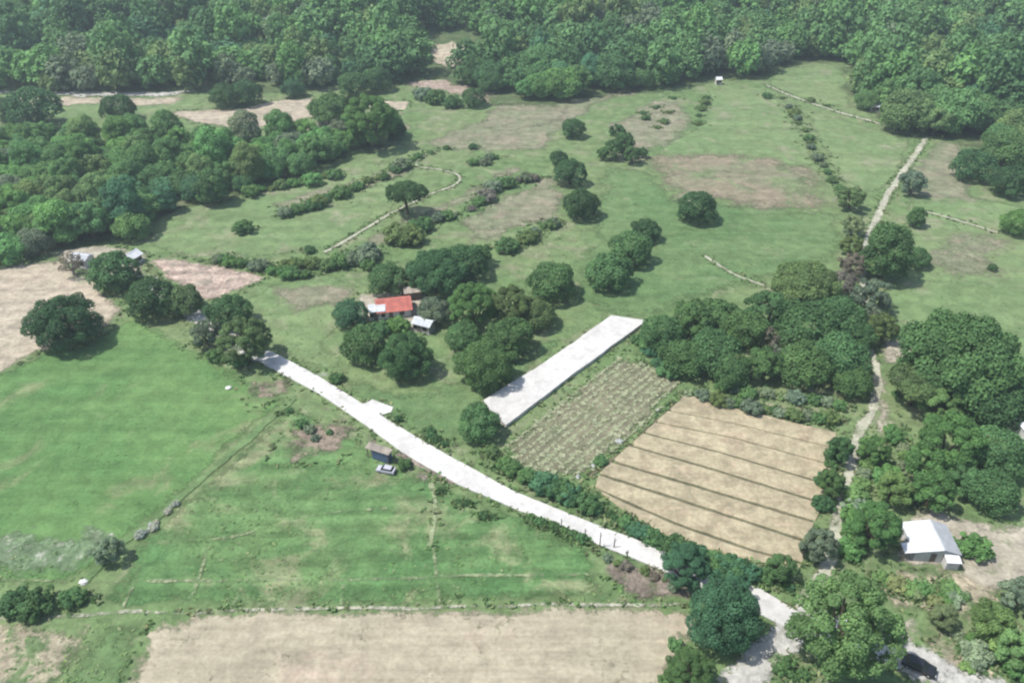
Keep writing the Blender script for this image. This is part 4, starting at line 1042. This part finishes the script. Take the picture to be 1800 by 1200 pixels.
# ---------------------------------------------------------------- vehicles
def car(loc, rz, paint, label):
    """length along local x, front at +x"""
    o = empty('car', loc, rz); tag(o, label, 'car')
    prof = [(-2.1,.38),(-2.15,.75),(-2.05,1.0),(-1.6,1.03),(1.0,1.0),(1.75,.9),(2.08,.72),(2.12,.4)]
    mb = MB(); Wd = .86; V = []
    for y, ins in ((-Wd, 0), (-Wd*.94, .05), (Wd*.94, .05), (Wd, 0)):
        for x, z in prof: V.append((x*(1 - (.02 if abs(y) > .82 else 0)), y, z - (.0 if abs(y) < .82 else .06 if z > .8 else 0)))
    n = len(prof); Fc = []
    for r in range(3):
        for i in range(n): Fc.append((r*n+i, r*n+(i+1) % n, (r+1)*n+(i+1) % n, (r+1)*n+i))
    Fc += [tuple(range(n))[::-1], tuple(3*n+i for i in range(n))]
    mb.add(V, Fc); b = mb.build('body', paint, o)
    cab = [(-1.75,1.0,.78),(-1.35,1.48,.62),(.35,1.5,.62),(1.1,.99,.78)]
    V = [(x, -w, z) for x, z, w in cab] + [(x, w, z) for x, z, w in cab]
    MB().add(V, [(1,2,6,5)]).add([(-1.37,-.64,1.5),(.37,-.64,1.52),(.37,.64,1.52),(-1.37,.64,1.5),(-1.37,-.64,1.46),(.37,-.64,1.48),(.37,.64,1.48),(-1.37,.64,1.46)], [(0,1,2,3),(7,6,5,4),(0,4,5,1),(1,5,6,2),(2,6,7,3),(3,7,4,0)]).build('roof', paint, o)
    MB().add([V[2], V[3], V[7], V[6]], [(0,1,2,3)]).build('windscreen', M['dark_glass'], o)
    MB().add([V[0], V[1], V[5], V[4]], [(3,2,1,0)]).build('rear_window', M['dark_glass'], o)
    MB().add(V[:4], [(0,3,2,1)]).build('side_window', M['dark_glass'], o); MB().add(V[4:], [(0,1,2,3)]).build('side_window', M['dark_glass'], o)
    for x in (-1.3, 1.3):
        for y in (-.78, .78):
            w = empty('wheel', (x, y, .32)); w.parent = o
            s = 1 if y > 0 else -1
            MB().tube([(0,-.1,0),(0,.1,0)], [.32,.32], 14).build('tyre', M['rubber'], w)
            MB().tube([(0,.1*s,0),(0,.115*s,0)], [.2,.19], 10).build('rim', M['rim'], w)
    for y in (-.6, .6):
        MB().box(2.04, 2.12, y-.18, y+.18, .62, .76).build('headlight', M['lamp'], o)
        MB().box(-2.16, -2.1, y-.16, y+.16, .72, .9).build('tail_light', M['tail'], o)
    MB().box(2.08, 2.18, -.8, .8, .36, .52).build('bumper', M['rubber'], o)
    return o
p = G(679, 829); car((p.x, p.y, .03), math.radians(165), M['white_paint'], 'white car parked on the grass below the roadside shed').scale = (.78, .78, .78)
p = G(1613, 1176); car((p.x, p.y, .22), math.radians(-33), M['black_paint'], 'black car on the gravel road near the large leafy tree')

# ---------------------------------------------------------------- pale boulders along the pasture boundary, litter and posts
def boulder(u, v, px, label, group, seed, name='boulder', mat=None, flat=.7):
    p, m = G(u, v, 0, True); s = px*.5*m
    bm = bmesh.new(); bmesh.ops.create_icosphere(bm, subdivisions=3, radius=1)
    for w in bm.verts:
        n_ = noise.noise(w.co*1.3 + Vector((seed*5.1, 2, 1))); n2 = noise.noise(w.co*3.1 + Vector((seed, 7, 3)))
        w.co *= 1 + .35*n_ + .12*n2; w.co.z *= flat; w.co.y *= .85
    me = bpy.data.meshes.new(name); bm.to_mesh(me); bm.free()
    o = link(name, me, mat or M['stone']); o.location = (p.x, p.y, s*flat*.55); o.scale = (s, s, s); o.rotation_euler = (0, 0, seed)
    tag(o, label, 'rock', group); return o
COL['ash'] = (.30,.32,.275)
hedge([(238,945),(255,932),(276,917)], 9, 22, ('ash',), 'whitish bush in the pale scrub heap on the pasture boundary', 'whitish bushes of the pale scrub heap', 7)
hedge([(292,902),(312,884)], 4, 16, ('ash',), 'whitish bush in the small scrub heap further along the pasture boundary', 'whitish bushes of the small scrub heap', 5)
for i in range(4):
    t = R.random(); boulder(240+t*36+R.uniform(-5, 5), 947-t*28+R.uniform(-8, 8), R.uniform(7, 12), 'pale boulder lying in the scrub heap on the pasture boundary', 'boulders of the scrub heap', i+1)
boulder(147, 1023, 15, 'flat white rock on the bank beside the dark bushes', None, 50, flat=.35, mat=M['tank'])
boulder(402, 682, 12, 'small white rock on the pasture near the brown soil patch', None, 51, flat=.4, mat=M['tank'])
for u, v, s in ((1088,777,14), (1043,819,10), (1016,838,10), (1155,722,8)):
    boulder(u, v, s, 'pale rock beside the vegetable plot drain', 'pale rocks along the drain', s+u*.01, flat=.5)
for i, (u, v, hh) in enumerate(((987,930,2.4), (1028,946,2.2), (1054,962,3.4), (1079,963,2.2), (1101,985,2.4))):
    p = G(u, v); a = R.uniform(-.12, .12)
    mb = MB().tube([(0,0,-.2),(0,0,0),(a*.5,.02,hh*.5),(a,.03,hh)], [.10,.10,.085,.06], 7)
    mb.tube([(a*.7,.02,hh*.7),(a*.7+.3,.05,hh*.82)], [.045,.03], 5)
    o = mb.build('post', M['post']); o.location = (p.x, p.y, 0)
    tag(o, 'tallest dark roadside post at the edge of the white road' if hh > 3 else 'slender dark roadside post at the edge of the white road', 'post', None if hh > 3 else 'slender roadside posts')

# ---------------------------------------------------------------- haze
t = NT('haze_air'); t.t.nodes.remove(t.b)
pv = t.n('ShaderNodeVolumePrincipled'); pv.inputs['Color'].default_value = (.80, .94, 1., 1); pv.inputs['Density'].default_value = HAZE
pv.inputs['Anisotropy'].default_value = .2
t.l(pv.outputs[0], t.out.inputs['Volume'])
hz = MB().box(-1620, 1620, -620, 1720, -3, 260).build('haze', t.m)
tag(hz, kind='stuff')
